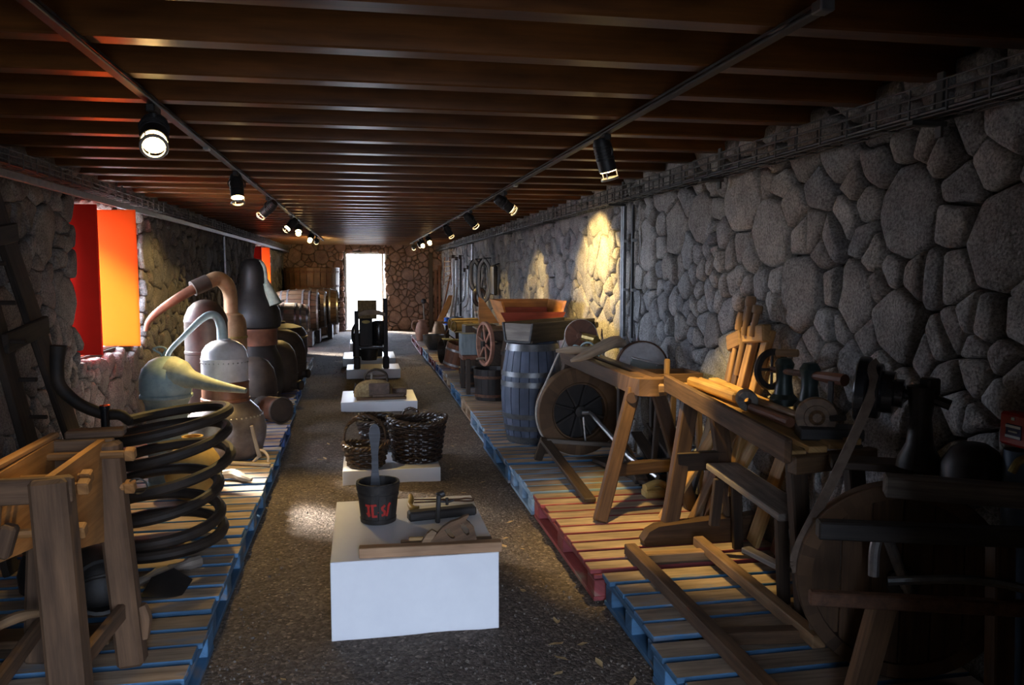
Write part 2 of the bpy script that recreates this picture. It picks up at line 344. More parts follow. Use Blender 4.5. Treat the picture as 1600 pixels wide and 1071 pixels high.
# beams and ceiling boards
b = B(); b.box((0.06, 0, 2.34), (XR-XL+0.3, 0.092, 0.18), ch=0.006); beam0 = b.build('ceiling_beam', 'beam', ceiling)
y = 2.24-0.4576*5; first = True
while y < YB+0.2:
    o = beam0 if first else beam0.copy()
    if not first: COL.objects.link(o)
    o.location.y = y; first = False; y += 0.4576
b = B(); b.box((0, 10.5, 2.445), (0.285, 23, 0.028), ch=0.006); pl0 = b.build('ceiling_board', 'plank', ceiling)
for k in range(15):
    o = pl0 if k == 0 else pl0.copy()
    if k: COL.objects.link(o)
    o.location.x = -1.98+0.29*k

# floor: trodden earth and gravel
nx, ny = 60, 200
vs, fs = [], []
for j in range(ny+1):
    for i in range(nx+1):
        x = XL-0.1+(XR-XL+0.2)*i/nx; yy = FY-T+(YB+2*T-FY)*j/ny
        z = 0.018*mnoise.noise(V((x*1.3, yy*0.9, 0)))+0.008*mnoise.noise(V((x*5, yy*5, 3)))-0.012
        vs.append((x, yy, z))
for j in range(ny):
    for i in range(nx): a = j*(nx+1)+i; fs.append((a, a+1, a+nx+2, a+nx+1))
me = bpy.data.meshes.new('floor'); me.from_pydata(vs, [], fs); me.shade_smooth()
m, nt, bb = newmat('trodden_gravel'); L = nt.links.new
tc = N(nt, 'ShaderNodeTexCoord')
n1 = N(nt, 'ShaderNodeTexNoise'); n1.inputs['Scale'].default_value = 1.2; n1.inputs['Detail'].default_value = 6; L(tc.outputs['Object'], n1.inputs['Vector'])
vo = N(nt, 'ShaderNodeTexVoronoi'); vo.inputs['Scale'].default_value = 75; L(tc.outputs['Object'], vo.inputs['Vector'])
v2 = N(nt, 'ShaderNodeTexVoronoi'); v2.inputs['Scale'].default_value = 190; L(tc.outputs['Object'], v2.inputs['Vector'])
sepc = N(nt, 'ShaderNodeSeparateColor'); L(vo.outputs['Color'], sepc.inputs[0])
mx = N(nt, 'ShaderNodeMix', data_type='RGBA', blend_type='MULTIPLY'); mx.inputs[0].default_value = 1
L(ramp(nt, n1.outputs[0], [(0.3, (0.105, 0.080, 0.064)), (0.7, (0.185, 0.145, 0.116))]), mx.inputs[6])
L(ramp(nt, sepc.outputs[0], [(0.0, (0.5,)*3), (0.75, (1.05,)*3), (0.93, (1.3,)*3), (1.0, (2.2,)*3)]), mx.inputs[7])
L(mx.outputs[2], bb.inputs['Base Color']); bb.inputs['Roughness'].default_value = 0.9; bb.inputs['Specular IOR Level'].default_value = 0.25
p = bump(nt, bb, vo.outputs['Distance'], 0.7, -0.012); bump(nt, bb, v2.outputs['Distance'], 0.6, -0.006, p)
M['floor'] = m; me.materials.append(m)
floor = bpy.data.objects.new('floor', me); COL.objects.link(floor); struct(floor)
# loose pebbles on it
y_ok = lambda y: 3.3 < y < 4.35 or 5.85 < y < 6.9 or 9.05 < y < 10.03 or 11.87 < y < 12.67 or 13.55 < y < 14.75 or 16.1 < y < 17.2
b = B(); rg = random.Random(3)
for k in range(5200):
    yy = 2.6+17*rg.random()**2.2; x = rg.uniform(-0.85, 1.15); r = rg.uniform(0.0025, 0.0075)*(1.6 if rg.random() < 0.05 else 1)
    q = Matrix.Rotation(rg.random()*6, 3, V((rg.random(), rg.random(), 1)))
    vv = [V((x, yy, r*0.35)) + q @ (V(d)*r*rg.uniform(0.7, 1.2)) for d in ((1, 0, 0), (-1, 0, 0), (0, 1, 0), (0, -1, 0), (0, 0, .8), (0, 0, -.8))]
    if -0.3 < x < 0.63 and (y_ok(yy)): continue
    b._faces(vv, [(0, 2, 4), (2, 1, 4), (1, 3, 4), (3, 0, 4), (2, 0, 5), (1, 2, 5), (3, 1, 5), (0, 3, 5)])
M['pebble'] = stone_mat('pebble', (0.56, 0.50, 0.44))
stuff(b.build('pebble', 'pebble', floor, recalc=False))

# ---------------- rubble walls: every stone its own piece
def clip(poly, a, bb_, c):
    """keep a*x+b*y<=c"""
    res = []; n = len(poly)
    for i in range(n):
        p, q = poly[i], poly[(i+1) % n]; dp = a*p[0]+bb_*p[1]-c; dq = a*q[0]+bb_*q[1]-c
        if dp <= 0: res.append(p)
        if dp*dq < 0:
            t = dp/(dp-dq); res.append((p[0]+(q[0]-p[0])*t, p[1]+(q[1]-p[1])*t))
    return res
def rubble(u0, u1, v0, v1, holes, seed, scale=1.0):
    rn = np.random.RandomState(seed); S = np.zeros((0, 3))
    A = (u1-u0)*(v1-v0)
    ghosts = []
    for (a0, a1, c0, c1) in holes:
        r = 0.07; d = 0.055
        for uu in np.arange(a0+d, a1-d+.01, 0.1):
            for vv in np.arange(c0+d, c1-d+.01, 0.1): ghosts.append((uu, vv, r))
    G = np.array(ghosts).reshape(-1, 3); S = G.copy()
    for r0, r1, tries in ((0.25, 0.19, 7), (0.17, 0.12, 10), (0.105, 0.085, 14), (0.06, 0.04, 50), (0.04, 0.024, 90)):
        for k in range(int(tries*A)):
            r = rn.uniform(r1, r0)*scale; p = np.array((rn.uniform(u0, u1), rn.uniform(v0, v1)))
            dv = (S[:, :2]-p); dv[:, 1] *= 0.86
            if len(S) == 0 or np.all(np.hypot(dv[:, 0], dv[:, 1]) > 0.88*(S[:, 2]+r)): S = np.vstack((S, (p[0], p[1], r)))
    ng = len(G); polys = []
    for i in range(ng, len(S)):
        x, yy, r = S[i]; R = 2.2*r+0.12
        poly = [(max(u0, x-R), max(v0, yy-R)), (min(u1, x+R), max(v0, yy-R)), (min(u1, x+R), min(v1, yy+R)), (max(u0, x-R), min(v1, yy+R))]
        d2 = (S[:, 0]-x)**2+(S[:, 1]-yy)**2
        for j in np.argsort(d2)[1:45]:
            dx, dy = S[j, 0]-x, S[j, 1]-yy; d = math.hypot(dx, dy)
            if d > 2.4*R: break
            t = (d2[j]+0.55*(r*r-S[j, 2]**2))/(2*d) - 0.0035*rn.uniform(0.3, 2.2)
            nx_, ny_ = dx/d, dy/d; poly = clip(poly, nx_, ny_, nx_*x+ny_*yy+t)
            if len(poly) < 3: break
        if len(poly) >= 3:
            ar = 0.5*abs(sum(poly[k][0]*poly[(k+1) % len(poly)][1]-poly[(k+1) % len(poly)][0]*poly[k][1] for k in range(len(poly))))
            if ar > 0.0007: polys.append((poly, ar))
    return polys
def stone_bm(bm, poly, mp, rn):
    n = len(poly); cx = sum(p[0] for p in poly)/n; cy = sum(p[1] for p in poly)/n
    per = []
    for i in range(n):                      # cut the corners once and drop tiny edges
        p, q = poly[i], poly[(i+1) % n]; l = math.hypot(q[0]-p[0], q[1]-p[1])
        if l < 0.012: per.append(((p[0]+q[0])/2, (p[1]+q[1])/2)); continue
        t = min(0.13, 0.014/l)
        per.append((p[0]+(q[0]-p[0])*t, p[1]+(q[1]-p[1])*t))
        if l > 0.16:
            j = rn.uniform(-0.007, 0.007); mxp = ((p[0]+q[0])/2+j, (p[1]+q[1])/2+j); per.append(mxp)
        per.append((q[0]-(q[0]-p[0])*t, q[1]-(q[1]-p[1])*t))
    size = max(0.01, sum(math.hypot(p[0]-cx, p[1]-cy) for p in per)/len(per))
    d0 = rn.uniform(-0.012, 0.016); e = rn.uniform(0.018, 0.034)
    tu, tv = rn.uniform(-0.08, 0.08), rn.uniform(-0.08, 0.08)
    rings = []
    i1 = 1-min(0.10, 0.006/size); i2 = 1-min(0.28, 0.024/size)
    for sc_, dep in ((1.0, -0.06), (0.997, d0-0.008), (i1, d0+e*0.45), (i2, d0+e*0.85), (i2*0.72, d0+e), (0.35, d0+e*1.02)):
        ring = []
        for (pu, pv) in per:
            uu, vv = cx+(pu-cx)*sc_, cy+(pv-cy)*sc_
            dd = dep
            if dep > -0.05: dd += 0.022*mnoise.noise(V((uu*7, vv*7, cx*7))) + 0.5*((uu-cx)*tu+(vv-cy)*tv)
            ring.append(bm.verts.new(mp(uu, vv, dd)))
        rings.append(ring)
    c = bm.verts.new(mp(cx, cy, d0+e*1.02+0.022*mnoise.noise(V((cx*7, cy*7, cx*7))))); m_ = len(per); fl = []
    for a, b_ in zip(rings, rings[1:]):
        for k in range(m_): fl.append(bm.faces.new((a[k], a[(k+1) % m_], b_[(k+1) % m_], b_[k])))
    for k in range(m_): fl.append(bm.faces.new((rings[-1][k], rings[-1][(k+1) % m_], c)))
    return fl
CP = V((0, 0, 1.55))
def lay(wall, polys, mp, inward, mat, limit, seed, umin):
    rn = random.Random(seed); sc_ = []
    for poly, ar in polys:
        n = len(poly); c = V(mp(sum(p[0] for p in poly)/n, sum(p[1] for p in poly)/n, 0)); d = c-CP
        see = 1.0 if sum(p[0] for p in poly)/n > umin else 0.01
        sc_.append(see*ar*abs(d.normalized().dot(inward))/d.length_squared)
    order = np.argsort(-np.array(sc_)); rest = bmesh.new()
    for rank, i in enumerate(order):
        bm = bmesh.new() if rank < limit else rest
        fl = stone_bm(bm, polys[i][0], mp, rn)
        fl[0].normal_update(); top = fl[-1]; top.normal_update()
        if top.normal.dot(inward) < 0:
            for f in fl: f.normal_flip()
        if rank < limit:
            me = bpy.data.meshes.new('stone'); bm.to_mesh(me); bm.free(); me.materials.append(M[mat]); me.shade_smooth(); me.set_sharp_from_angle(angle=1.2)
            o = bpy.data.objects.new('stone', me); COL.objects.link(o); o.parent = wall
    me = bpy.data.meshes.new('small_stones'); rest.to_mesh(me); rest.free(); me.materials.append(M[mat]); me.shade_smooth(); me.set_sharp_from_angle(angle=1.2)
    o = bpy.data.objects.new('rubble', me); COL.objects.link(o); o.parent = wall; o['kind'] = 'stuff'
lay(wall_right, rubble(0.6, YB, 0.0, 2.32, [], 11), lambda u, v, d: (XR-d, u, v), V((-1, 0, 0)), 'stone', 298, 1, 1.9)
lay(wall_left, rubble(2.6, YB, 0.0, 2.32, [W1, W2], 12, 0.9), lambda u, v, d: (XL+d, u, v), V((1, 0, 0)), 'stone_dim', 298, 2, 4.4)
lay(wall_back, rubble(XL, XR, 0.0, 2.32, [(DB[0], DB[1], -0.2, DB[2])], 13, 0.9), lambda u, v, d: (u, YB-d, v), V((0, -1, 0)), 'stone_red', 298, 3, -9)

# ---------------- windows with red shutters
def window(name, W):
    y0, y1, z0, z1 = W; b = B(); t = 0.03
    b.box((XL-0.235, (y0+y1)/2, z0+0.012), (0.34, y1-y0, 0.03), ch=0.004)
    b.box((XL-0.235, (y0+y1)/2, z1+0.005), (0.34, y1-y0, 0.03), ch=0.004)
    b.box((XL-0.235, y0-0.005, (z0+z1)/2), (0.34, 0.03, z1-z0), ch=0.004)
    b.box((XL-0.235, y1+0.005, (z0+z1)/2), (0.34, 0.03, z1-z0), ch=0.004)
    win = struct(b.build(name, 'plaster'))
    # folded shutter on the near side: a shaded leaf in front, a thin translucent leaf behind it lit through by the sun
    b = B(); b.bar((XL-0.22, y0+0.07, (z0+z1)/2), (XL+0.145, y0+0.045, (z0+z1)/2), 0.03, z1-z0-0.06, ch=0.004)
    s1 = b.build('shutter', 'red', win); s1['label'] = 'red shutter leaf seen on its shaded side'
    b = B()
    for zz in (z0+0.2, z1-0.2): b.box((XL-0.2, y0+0.025, zz), (0.03, 0.03, 0.08), ch=0.003)
    b.build('hinge', 'black', s1)
    yl = y0+0.42; k = yl/6.8
    b = B(); b.bar((-2.03*k if y0 < 10 else XL-0.02, yl+0.02, (z0+z1)/2+0.01), (-1.727*k if y0 < 10 else XL+0.26, yl-0.02, (z0+z1)/2+0.01), 0.012, z1-z0-0.10, ch=0.002)
    s2 = b.build('shutter', 'glow_leaf', win); s2['label'] = 'thin red shutter leaf glowing orange with the sun behind it'
    b = B(); xh = -1.727*k if y0 < 10 else XL+0.26
    for zz in (z0+0.78, z0+0.94): b.box((xh+0.006, yl-0.01, zz), (0.012, 0.02, 0.05), ch=0.002)
    b.build('bright_edge', 'galv', s2)  # bright bits put where daylight shows past the leaf's edge
window('window_1', W1); window('window_2', W2)

# unseen door leaf added right of the camera to keep the near right dark
b = B(); b.box((DF[1]+0.03, 0.01, 1.05), (0.045, 0.90, 2.08), ch=0.004); d2 = struct(b.build('added_door_leaf', 'w_dark'))
b = B(); b.tube([(DF[1]-0.02, 0.38, 1.02), (DF[1]-0.05, 0.38, 1.02), (DF[1]-0.05, 0.28, 1.02)], 0.01, 8); b.build('added_leaf_handle', 'black', d2)

# far door: pale frame in the opening
b = B(); x0, x1, z1 = DB
b.box((x0+0.02, YB+0.35, z1/2), (0.04, 0.3, z1)); b.box((x1-0.02, YB+0.30, z1/2), (0.04, 0.44, z1)); b.box(((x0+x1)/2, YB+0.35, z1-0.02), (x1-x0-0.08, 0.3, 0.04)); b.box(((x0+x1)/2, YB+0.3, 0.0), (x1-x0, 0.5, 0.06))
door = struct(b.build('door_1', 'plaster'))
b = B(); b.box((x1-0.10, YB+0.22, z1/2-0.01), (0.05, 0.06, z1-0.06), ch=0.004); b.build('door_frame_post', 'w_pale', door)
# ------------------------------------------------------------------ ceiling fittings
def track(name, label, x, y0, y1):
    t = thing(name, label, 'lighting track', (x, y0, 2.235))
    b = B(); b.box((x, (y0+y1)/2, 2.236), (0.036, y1-y0, 0.026), ch=0.003); b.build('rail', 'black', t)
    b = B(); yy = y0+0.02
    b.box((x-0.0205, (y0+y1)/2, 2.232), (0.004, y1-y0, 0.006)); b.box((x+0.0205, (y0+y1)/2, 2.232), (0.004, y1-y0, 0.006)); b.build('lip', 'blackgloss', t)
    b = B(); b.box((x, y0-0.02, 2.236), (0.042, 0.05, 0.032), ch=0.004); b.build('end_cap', 'galv_dark', t)
    for yy in ((y0+4.1, y0+9.3) if x < 0 else (y0+4.25, y0+8.0)):
        b = B(); b.box((x, yy, 2.217), (0.03, 0.06, 0.014), ch=0.003); b.build('joint_clip', 'galv', t)
TLX, TRX = -0.82, 1.19
track('lighting_track', 'long black lighting track under the beams, above the left-hand exhibits', TLX, 0.6, 18.3)
track('lighting_track', 'long black lighting track under the beams, above the right-hand exhibits', TRX, 2.0, 19.9)
def spot(label, x, y, aim, power, cone=60, blend=0.6, lit=True, drop=0.10, k=1.0):
    t = thing('track_spotlight', label, 'spotlight', (x, y, 2.22), 'track spotlights')
    c = V((x, y, 2.22-drop)); d = (V(aim)-c).normalized()
    side = d.cross(V((0, 0, 1))); side = side.normalized() if side.length > 1e-3 else V((1, 0, 0))
    b = B(); b.box((x, y, 2.205), (0.034, 0.11, 0.03), ch=0.004); b.tube([(x, y, 2.20), (x, y, 2.17)], 0.011, 8); b.build('adapter', 'black', t)
    b = B(); top = V((x, y, 2.172)); pts = [c+side*0.052, c+side*0.054+V((0, 0, 0.03)), top+side*0.03, top, top-side*0.03, c-side*0.054+V((0, 0, 0.03)), c-side*0.052]
    b.tube(bez(pts, 5), 0.005, 6); b.build('yoke', 'black', t)
    Mm = Mx(c, d) @ Matrix.Scale(k, 4); b = B()
    b.lathe([(0, -0.09), (0.034, -0.088), (0.04, -0.075), (0.044, -0.06), (0.044, 0.075), (0.040, 0.075), (0.038, 0.02), (0, 0.01)], 18, Mm)
    hs = b.build('housing', 'black', t)
    b = B()
    for k in range(5): b.lathe([(0.0445, -0.055+k*0.016), (0.047, -0.053+k*0.016), (0.047, -0.047+k*0.016), (0.0445, -0.045+k*0.016)], 18, Mm)
    b.build('cooling_fin', 'black', hs)
    b = B(); b.lathe([(0, 0.045), (0.012, 0.047), (0.022, 0.055), (0.040, 0.078), (0.040, 0.074), (0, 0.04)], 16, Mm); b.lathe([(0, 0.085), (0.009, 0.08), (0.012, 0.07), (0.008, 0.055), (0, 0.05)], 10, Mm)
    b.build('lamp', 'lens' if lit else 'galv', t)
    b = B(); b.lathe([(0.036, 0.108), (0.044, 0.108), (0.046, 0.114), (0.044, 0.12), (0.036, 0.12), (0.036, 0.108)], 18, Mm)
    for k in range(3): b.tube([Mm @ V((0.043*math.cos(k*2.1), 0.043*math.sin(k*2.1), 0.07)), Mm @ V((0.042*math.cos(k*2.1), 0.042*math.sin(k*2.1), 0.112))], 0.003, 5)
    b.build('filter_ring', 'galv', t)
    if lit and power > 0:
        l = bpy.data.lights.new('lamp_light', 'SPOT'); l.energy = power; l.color = (1.0, 0.69, 0.24); l.spot_size = math.radians(cone); l.spot_blend = blend; l.shadow_soft_size = 0.03
        o = bpy.data.objects.new('lamp_light', l); COL.objects.link(o); o.parent = t; o.location = c+d*0.125*k-V(t.location)
        o.rotation_euler = d.to_track_quat('-Z', 'Y').to_euler()
    return t
SPOTS = [
 ('glowing spotlight on the left track, nearest the camera, turned to face it', TLX, 3.55, (-0.42, 1.6, 0.85), 62, 95, 0.6, True, 0.105, 1.2),
 ('second spotlight from the camera on the left track, pointing straight down', TLX, 5.76, (-0.62, 5.1, 0.0), 115, 85),
 ('third spotlight from the camera on the left track, tilted at the still columns', TLX, 7.65, (-1.9, 8.3, 1.2), 55, 70),
 ('fourth spotlight from the camera on the left track, just before the round one', TLX, 10.1, (-1.7, 9.4, 1.1), 40, 60),
 ('small round glowing spotlight on the left track above the black alembic', TLX, 11.2, (-0.72, 9.2, 0.7), 60, 70),
 ('last spotlight but one on the left track, near the far door', TLX, 13.9, (-1.2, 11.6, 0.6), 50, 60),
 ('last spotlight on the left track, at its far end', TLX, 15.6, (-1.23, 20.4, 1.5), 200, 50),
 ('large spotlight on the right track, nearest the camera, with a reddish glow', TRX, 3.9, (1.66, 4.12, 0.6), 170, 72),
 ('second spotlight from the camera on the right track, tilted towards the stone wall', TRX, 6.76, (2.12, 7.0, 1.5), 150, 84, 0.35),
 ('third spotlight from the camera on the right track', TRX, 8.92, (2.12, 9.6, 1.2), 70, 62),
 ('fourth spotlight from the camera on the right track', TRX, 11.28, (2.0, 12.0, 0.9), 35, 60),
 ('leftmost of the cluster of lamps at the far end of the right track', TRX, 18.8, (1.4, 21.4, 1.3), 25, 60),
 ('brightest lamp of the far cluster, lowest on the right track', TRX, 16.2, (1.5, 14.2, 0.5), 90, 70),
 ('lamp of the far cluster just above the lowest one on the right track', TRX, 16.9, (2.0, 20.5, 0.9), 35, 70),
 ('topmost lamp of the far cluster on the right track', TRX, 14.6, (1.6, 12.4, 0.4), 90, 70)]
for s_ in SPOTS: spot(*s_)

def cable_tray(label, x0, x1, y0, y1, z0, z1, legs):
    """wire basket tray: x0 wall side, x1 room side"""
    t = thing('cable_tray', label, 'cable tray', ((x0+x1)/2, y0, z0))
    rods = [(x1, z1), (x1, z1-(z1-z0)/3), (x1, z0+(z1-z0)/3), (x1, z0), ((x0+x1)/2, z0), (x0, z0), (x0, z1)]
    for (x, z) in rods:
        b = B(); b.tube([(x, y0, z), (x, y1, z)], 0.0035, 6); b.build('long_wire', 'wire', t)
    b = B(); y = y0+0.05
    while y < y1:
        for (p, q) in (((x1, z1), (x1, z0)), ((x1, z0), (x0, z0)), ((x0, z0), (x0, z1))):
            b.tube([(p[0], y, p[1]), (q[0], y, q[1])], 0.0045, 4, cap=False)
        y += 0.19
    stuff(b.build('cross_wire', 'wire', t))
    b = B()
    for k in range(5): b.tube(bez([(x0+(x1-x0)*(0.25+0.13*k), y0, z0+0.02), (x0+(x1-x0)*(0.3+0.1*k), (y0+y1)/2, z0+0.018), (x0+(x1-x0)*(0.25+0.13*k), y1, z0+0.02)], 3), 0.007, 6)
    stuff(b.build('cable', 'black', t))
    for y in legs:
        b = B(); b.box(((x0+x1)/2, y, z0-0.012), (abs(x1-x0)+0.04, 0.035, 0.018), ch=0.002); b.box((x0, y, (z0+z1)/2), (0.012, 0.035, z1-z0+0.12), ch=0.002); b.build('bracket', 'wire', t)
    return t
ct = cable_tray('wire mesh cable tray along the top of the right-hand stone wall', 2.03, 1.93, 0.3, 21.4, 2.085, 2.195, [2.6, 4.4, 6.15, 8.5, 11, 14.9, 18])
ct = cable_tray('wire mesh cable tray along the top of the left-hand stone wall', -1.93, -1.83, 3.0, 21.4, 2.11, 2.2, [4.6, 7.2, 9.8, 12.2, 15, 18])
b = B(); b.box((-1.815, 12.2, 2.06), (0.02, 18.4, 0.045), ch=0.003); c_ = b.build('cable_channel', 'galv_dark'); tag(c_, 'flat grey cable channel running under the left-hand cable tray', 'cable channel')
def conduit(label, xs, y, z0, z1, mat='galv_dark', r=0.013, box=None, wall=1):
    t = thing('conduit_pipe', label, 'conduit', (xs[0], y, z0))
    for i, x in enumerate(xs):
        b = B(); b.tube([(x[0] if isinstance(x, tuple) else x, y+i*0.045, z0), (x[0] if isinstance(x, tuple) else x, y+i*0.045, z1)], r, 10); b.build('pipe', mat, t)
    z = z0+0.15
    while z < z1-0.05:
        b = B(); b.box((xs[0]+0.008*wall, y+0.0225*(len(xs)-1), z), (0.03, 0.05+0.045*(len(xs)-1), 0.022), ch=0.002); b.build('pipe_clip', 'galv', t); z += 0.38
    if box:
        b = B(); b.box((xs[0]+0.01*wall, y, box), (0.06, 0.09, 0.09), ch=0.006); b.build('junction_box', 'galv_dark', t)
    return t
conduit('pair of grey conduit pipes on the right wall beside the yellow-lit stones', [2.03, 2.03], 6.10, 0.5, 2.06, 'galv_dark', 0.016)
conduit('dark conduit pipe just right of the grey pair on the right wall', [2.04], 5.93, 0.5, 2.06, 'black', 0.012)
conduit('bright conduit pipe on the far right wall among the hung tools', [2.03], 14.95, 0.2, 2.06, 'galv', 0.022)
conduit('grey conduit pipe on the left wall behind the still column', [-1.93], 12.2, 0.2, 2.1, 'galv', 0.016, wall=-1)

# ------------------------------------------------------------------ pallets
def pallet(label, side, xe, xw, y0, y1, paint, rows=None, seed=0, zt=0.15):
    """xe = x of the aisle edge, xw = x of the wall edge; deck boards run across, blocks and bearers under them"""
    rp = random.Random(seed); x0, x1 = min(xe, xw), max(xe, xw)
    t = thing('pallet', label, 'pallet', ((x0+x1)/2, (y0+y1)/2, 0), 'pallets along the '+side)
    n = max(3, round((y1-y0)/0.142)); pitch = (y1-y0)/n; mp_ = ['p_'+paint, 't_'+paint]
    for k in range(n):
        y = y0+pitch*(k+0.5); wd = pitch-rp.uniform(0.018, 0.034); j = rp.uniform(-0.008, 0.012)
        b = B(); b.box(((x0+x1)/2+j*(1 if side == 'left' else -1), y, zt-0.011+rp.uniform(-0.002, 0.001)), (x1-x0, wd, 0.022), Matrix.Rotation(rp.uniform(-0.006, 0.006), 3, 'Z'), 0.003, top=1); b.build('deck_board', mp_, t)
    for xx in (xe+(0.05 if xw > xe else -0.05), (xe+xw)/2, xw-(0.05 if xw > xe else -0.05)):
        b = B(); b.box((xx, (y0+y1)/2, zt-0.034), (0.095, y1-y0-0.01, 0.021), ch=0.002); b.build('bearer', 'p_'+paint, t)
        for yy in (y0+0.065, (y0+y1)/2, y1-0.065):
            b = B(); b.box((xx, yy, 0.061), (0.09, 0.125 if y1-y0 > 0.7 else 0.09, 0.080), ch=0.004); b.build('block', 'p_'+paint, t)
        b = B(); b.box((xx, (y0+y1)/2, 0.010), (0.095, y1-y0-0.01, 0.021), ch=0.002); b.build('bottom_board', 'p_'+paint, t)
    return t
RP = [('blue pallet nearest the camera on the right, under the lumber frame and the big wheel', 1.06, 1.5, 2.80, 'blue'),
 ('short blue pallet between the nearest blue one and the red one on the right', 1.09, 2.83, 3.52, 'blue'),
 ('red painted pallet under the work bench and the treadle lathe legs', 1.05, 3.55, 4.90, 'red'),
 ('pale blue-grey pallet beside the treadle lathe, next after the red one', 1.04, 4.93, 5.68, 'pale'),
 ('bright blue pallet in front of the blue-daylit barrel', 1.03, 5.72, 6.95, 'blue'),
 ('pale blue pallet just beyond the barrel on the right', 1.06, 6.98, 8.05, 'pale'),
 ('bare orange-brown pallet between two blue ones beyond the barrel', 1.08, 8.08, 9.0, 'bare'),
 ('blue pallet under the dark tub and the spoked wheel', 1.09, 9.03, 10.2, 'blue'),
 ('reddish bare pallet under the leaning red-brown bucket', 1.11, 10.23, 11.4, 'bare'),
 ('dark blue pallet under the dark cask on the far right', 1.11, 11.43, 12.6, 'dusk'),
 ('red pallet under the grey bowl on the far right', 1.10, 12.63, 13.8, 'red'),
 ('pale pallet before the terracotta jug on the far right', 1.09, 13.83, 15.0, 'pale'),
 ('farthest reddish pallet on the right, under the terracotta jug', 1.06, 15.03, 17.9, 'red')]
for i, (lb, xe, y0, y1, p_) in enumerate(RP): pallet(lb, 'right', xe, 2.07, y0, y1, p_, seed=i)
LP_ = [('blue-edged pallet nearest the camera on the left, under the hopper frame', -0.62, 2.1, 3.38, 'blue'),
 ('blue-edged pallet under the near half of the pipe coil', -0.635, 3.41, 4.36, 'blue'),
 ('blue-edged pallet under the far half of the pipe coil', -0.645, 4.39, 5.45, 'blue'),
 ('blue-edged pallet under the bright riveted still', -0.66, 5.48, 6.62, 'blue'),
 ('dusky blue pallet under the short lying copper cylinder', -0.68, 6.65, 7.85, 'dusk'),
 ('blue pallet under the nearest dark domed kettle', -0.73, 7.88, 9.1, 'blue'),
 ('blue pallet under the middle dark domed kettle', -0.76, 9.13, 10.35, 'dusk'),
 ('pale blue pallet under the third domed kettle', -0.79, 10.38, 11.6, 'pale'),
 ('whitish pallet farthest away on the left, beyond the big round pot', -0.81, 11.63, 13.6, 'white')]
for i, (lb, xe, y0, y1, p_) in enumerate(LP_): pallet(lb, 'left', xe, -1.93, y0, y1, p_, seed=40+i)

# ------------------------------------------------------------------ white plinths down the middle
def plinth(label, x0, x1, y0, y1, h):
    b = B(); b.box(((x0+x1)/2, (y0+y1)/2, h/2-0.012), (x1-x0, y1-y0, h+0.024), ch=0.003); o = b.build('display_plinth', 'white')
    o.data.transform(Matrix.Translation((-(x0+x1)/2, -(y0+y1)/2, 0))); o.location = ((x0+x1)/2, (y0+y1)/2, 0)
    tag(o, label, 'plinth', 'white display plinths'); return o
plinth('tall white plinth nearest the camera, carrying the bucket and the wooden plane', -0.15, 0.57, 3.38, 4.30, 0.33)
plinth('low white plinth under the three wicker baskets', -0.16, 0.555, 5.90, 6.85, 0.10)
plinth('low white plinth under the straw-stuffed pack saddle', -0.25, 0.60, 9.10, 9.98, 0.095)
plinth('low white plinth under the front feet of the black press', -0.24, 0.54, 11.92, 12.62, 0.125)
plinth('low white plinth just behind the black press', -0.33, 0.54, 13.6, 14.7, 0.11)
plinth('small white plinth farthest away towards the door', -0.25, 0.40, 16.2, 17.1, 0.14)
# ------------------------------------------------------------------ left-hand exhibits
PT = 0.153     # top of the pallets
# hopper on splayed legs
t = thing('hopper_frame', 'rough wooden hopper box on thick splayed legs, lit orange from above, front left', 'wooden frame', (-0.97, 2.75, PT))
for (x0, y0, x1, y1, s_) in ((-0.895, 2.50, -0.845, 2.45, 0.102), (-0.89, 3.0, -0.825, 2.97, 0.09), (-1.07, 2.50, -1.13, 2.45, 0.08), (-1.10, 3.03, -1.17, 3.06, 0.08)):
    b = B(); pts = [V((x0, y0, 0.955)), V((x0+(x1-x0)*0.3, y0, 0.72)), V((x1, y1, PT))]
    b.bar(pts[0], pts[2], s_, s_*0.92, up=(0, 1, 0), ch=0.012); b.build('leg', 'w_leg', t)
b = B(); b.prism([(2.52, 0.955), (3.0, 0.965), (3.0, 0.60), (2.52, 0.72)], 0.024, Matrix(((0, 0, 1, -0.918), (1, 0, 0, 0), (0, 1, 0, 0), (0, 0, 0, 1)))); b.build('side_board', 'w_hopper', t)
b = B(); b.prism([(2.52, 0.955), (3.02, 0.965), (3.02, 0.62), (2.52, 0.70)], 0.024, Matrix(((0, 0, 1, -1.085), (1, 0, 0, 0), (0, 1, 0, 0), (0, 0, 0, 1)))); b.build('side_board', 'w_hopper', t)
b = B(); b.box((-0.99, 2.495, 0.92), (0.31, 0.03, 0.075), ch=0.005); b.build('end_board', 'w_leg', t)
b = B(); b.box((-0.99, 3.02, 0.90), (0.24, 0.03, 0.13), ch=0.005); b.build('end_board', 'w_brown', t)
b = B(); b.box((-0.94, 3.06, 0.978), (0.19, 0.07, 0.028), Matrix.Rotation(0.12, 3, 'Z'), 0.006); b.build('top_board', 'w_leg', t)
b = B(); b.box((-1.08, 2.80, 0.972), (0.03, 0.55, 0.02), ch=0.005); b.build('top_rail', 'w_hopper', t)
for (y, z, x1) in ((2.60, 0.90, -0.83), (2.72, 0.90, -0.86), (2.95, 0.92, -0.79), (2.97, 0.80, -0.80), (2.58, 0.77, -0.84)):
    b = B(); b.tube([(-1.16, y, z), (x1, y, z)], 0.014, 8); b.box((x1-0.01, y, z), (0.035, 0.04, 0.04), Matrix.Rotation(0.3, 3, 'X'), 0.005); b.build('peg', 'w_hopper', t)
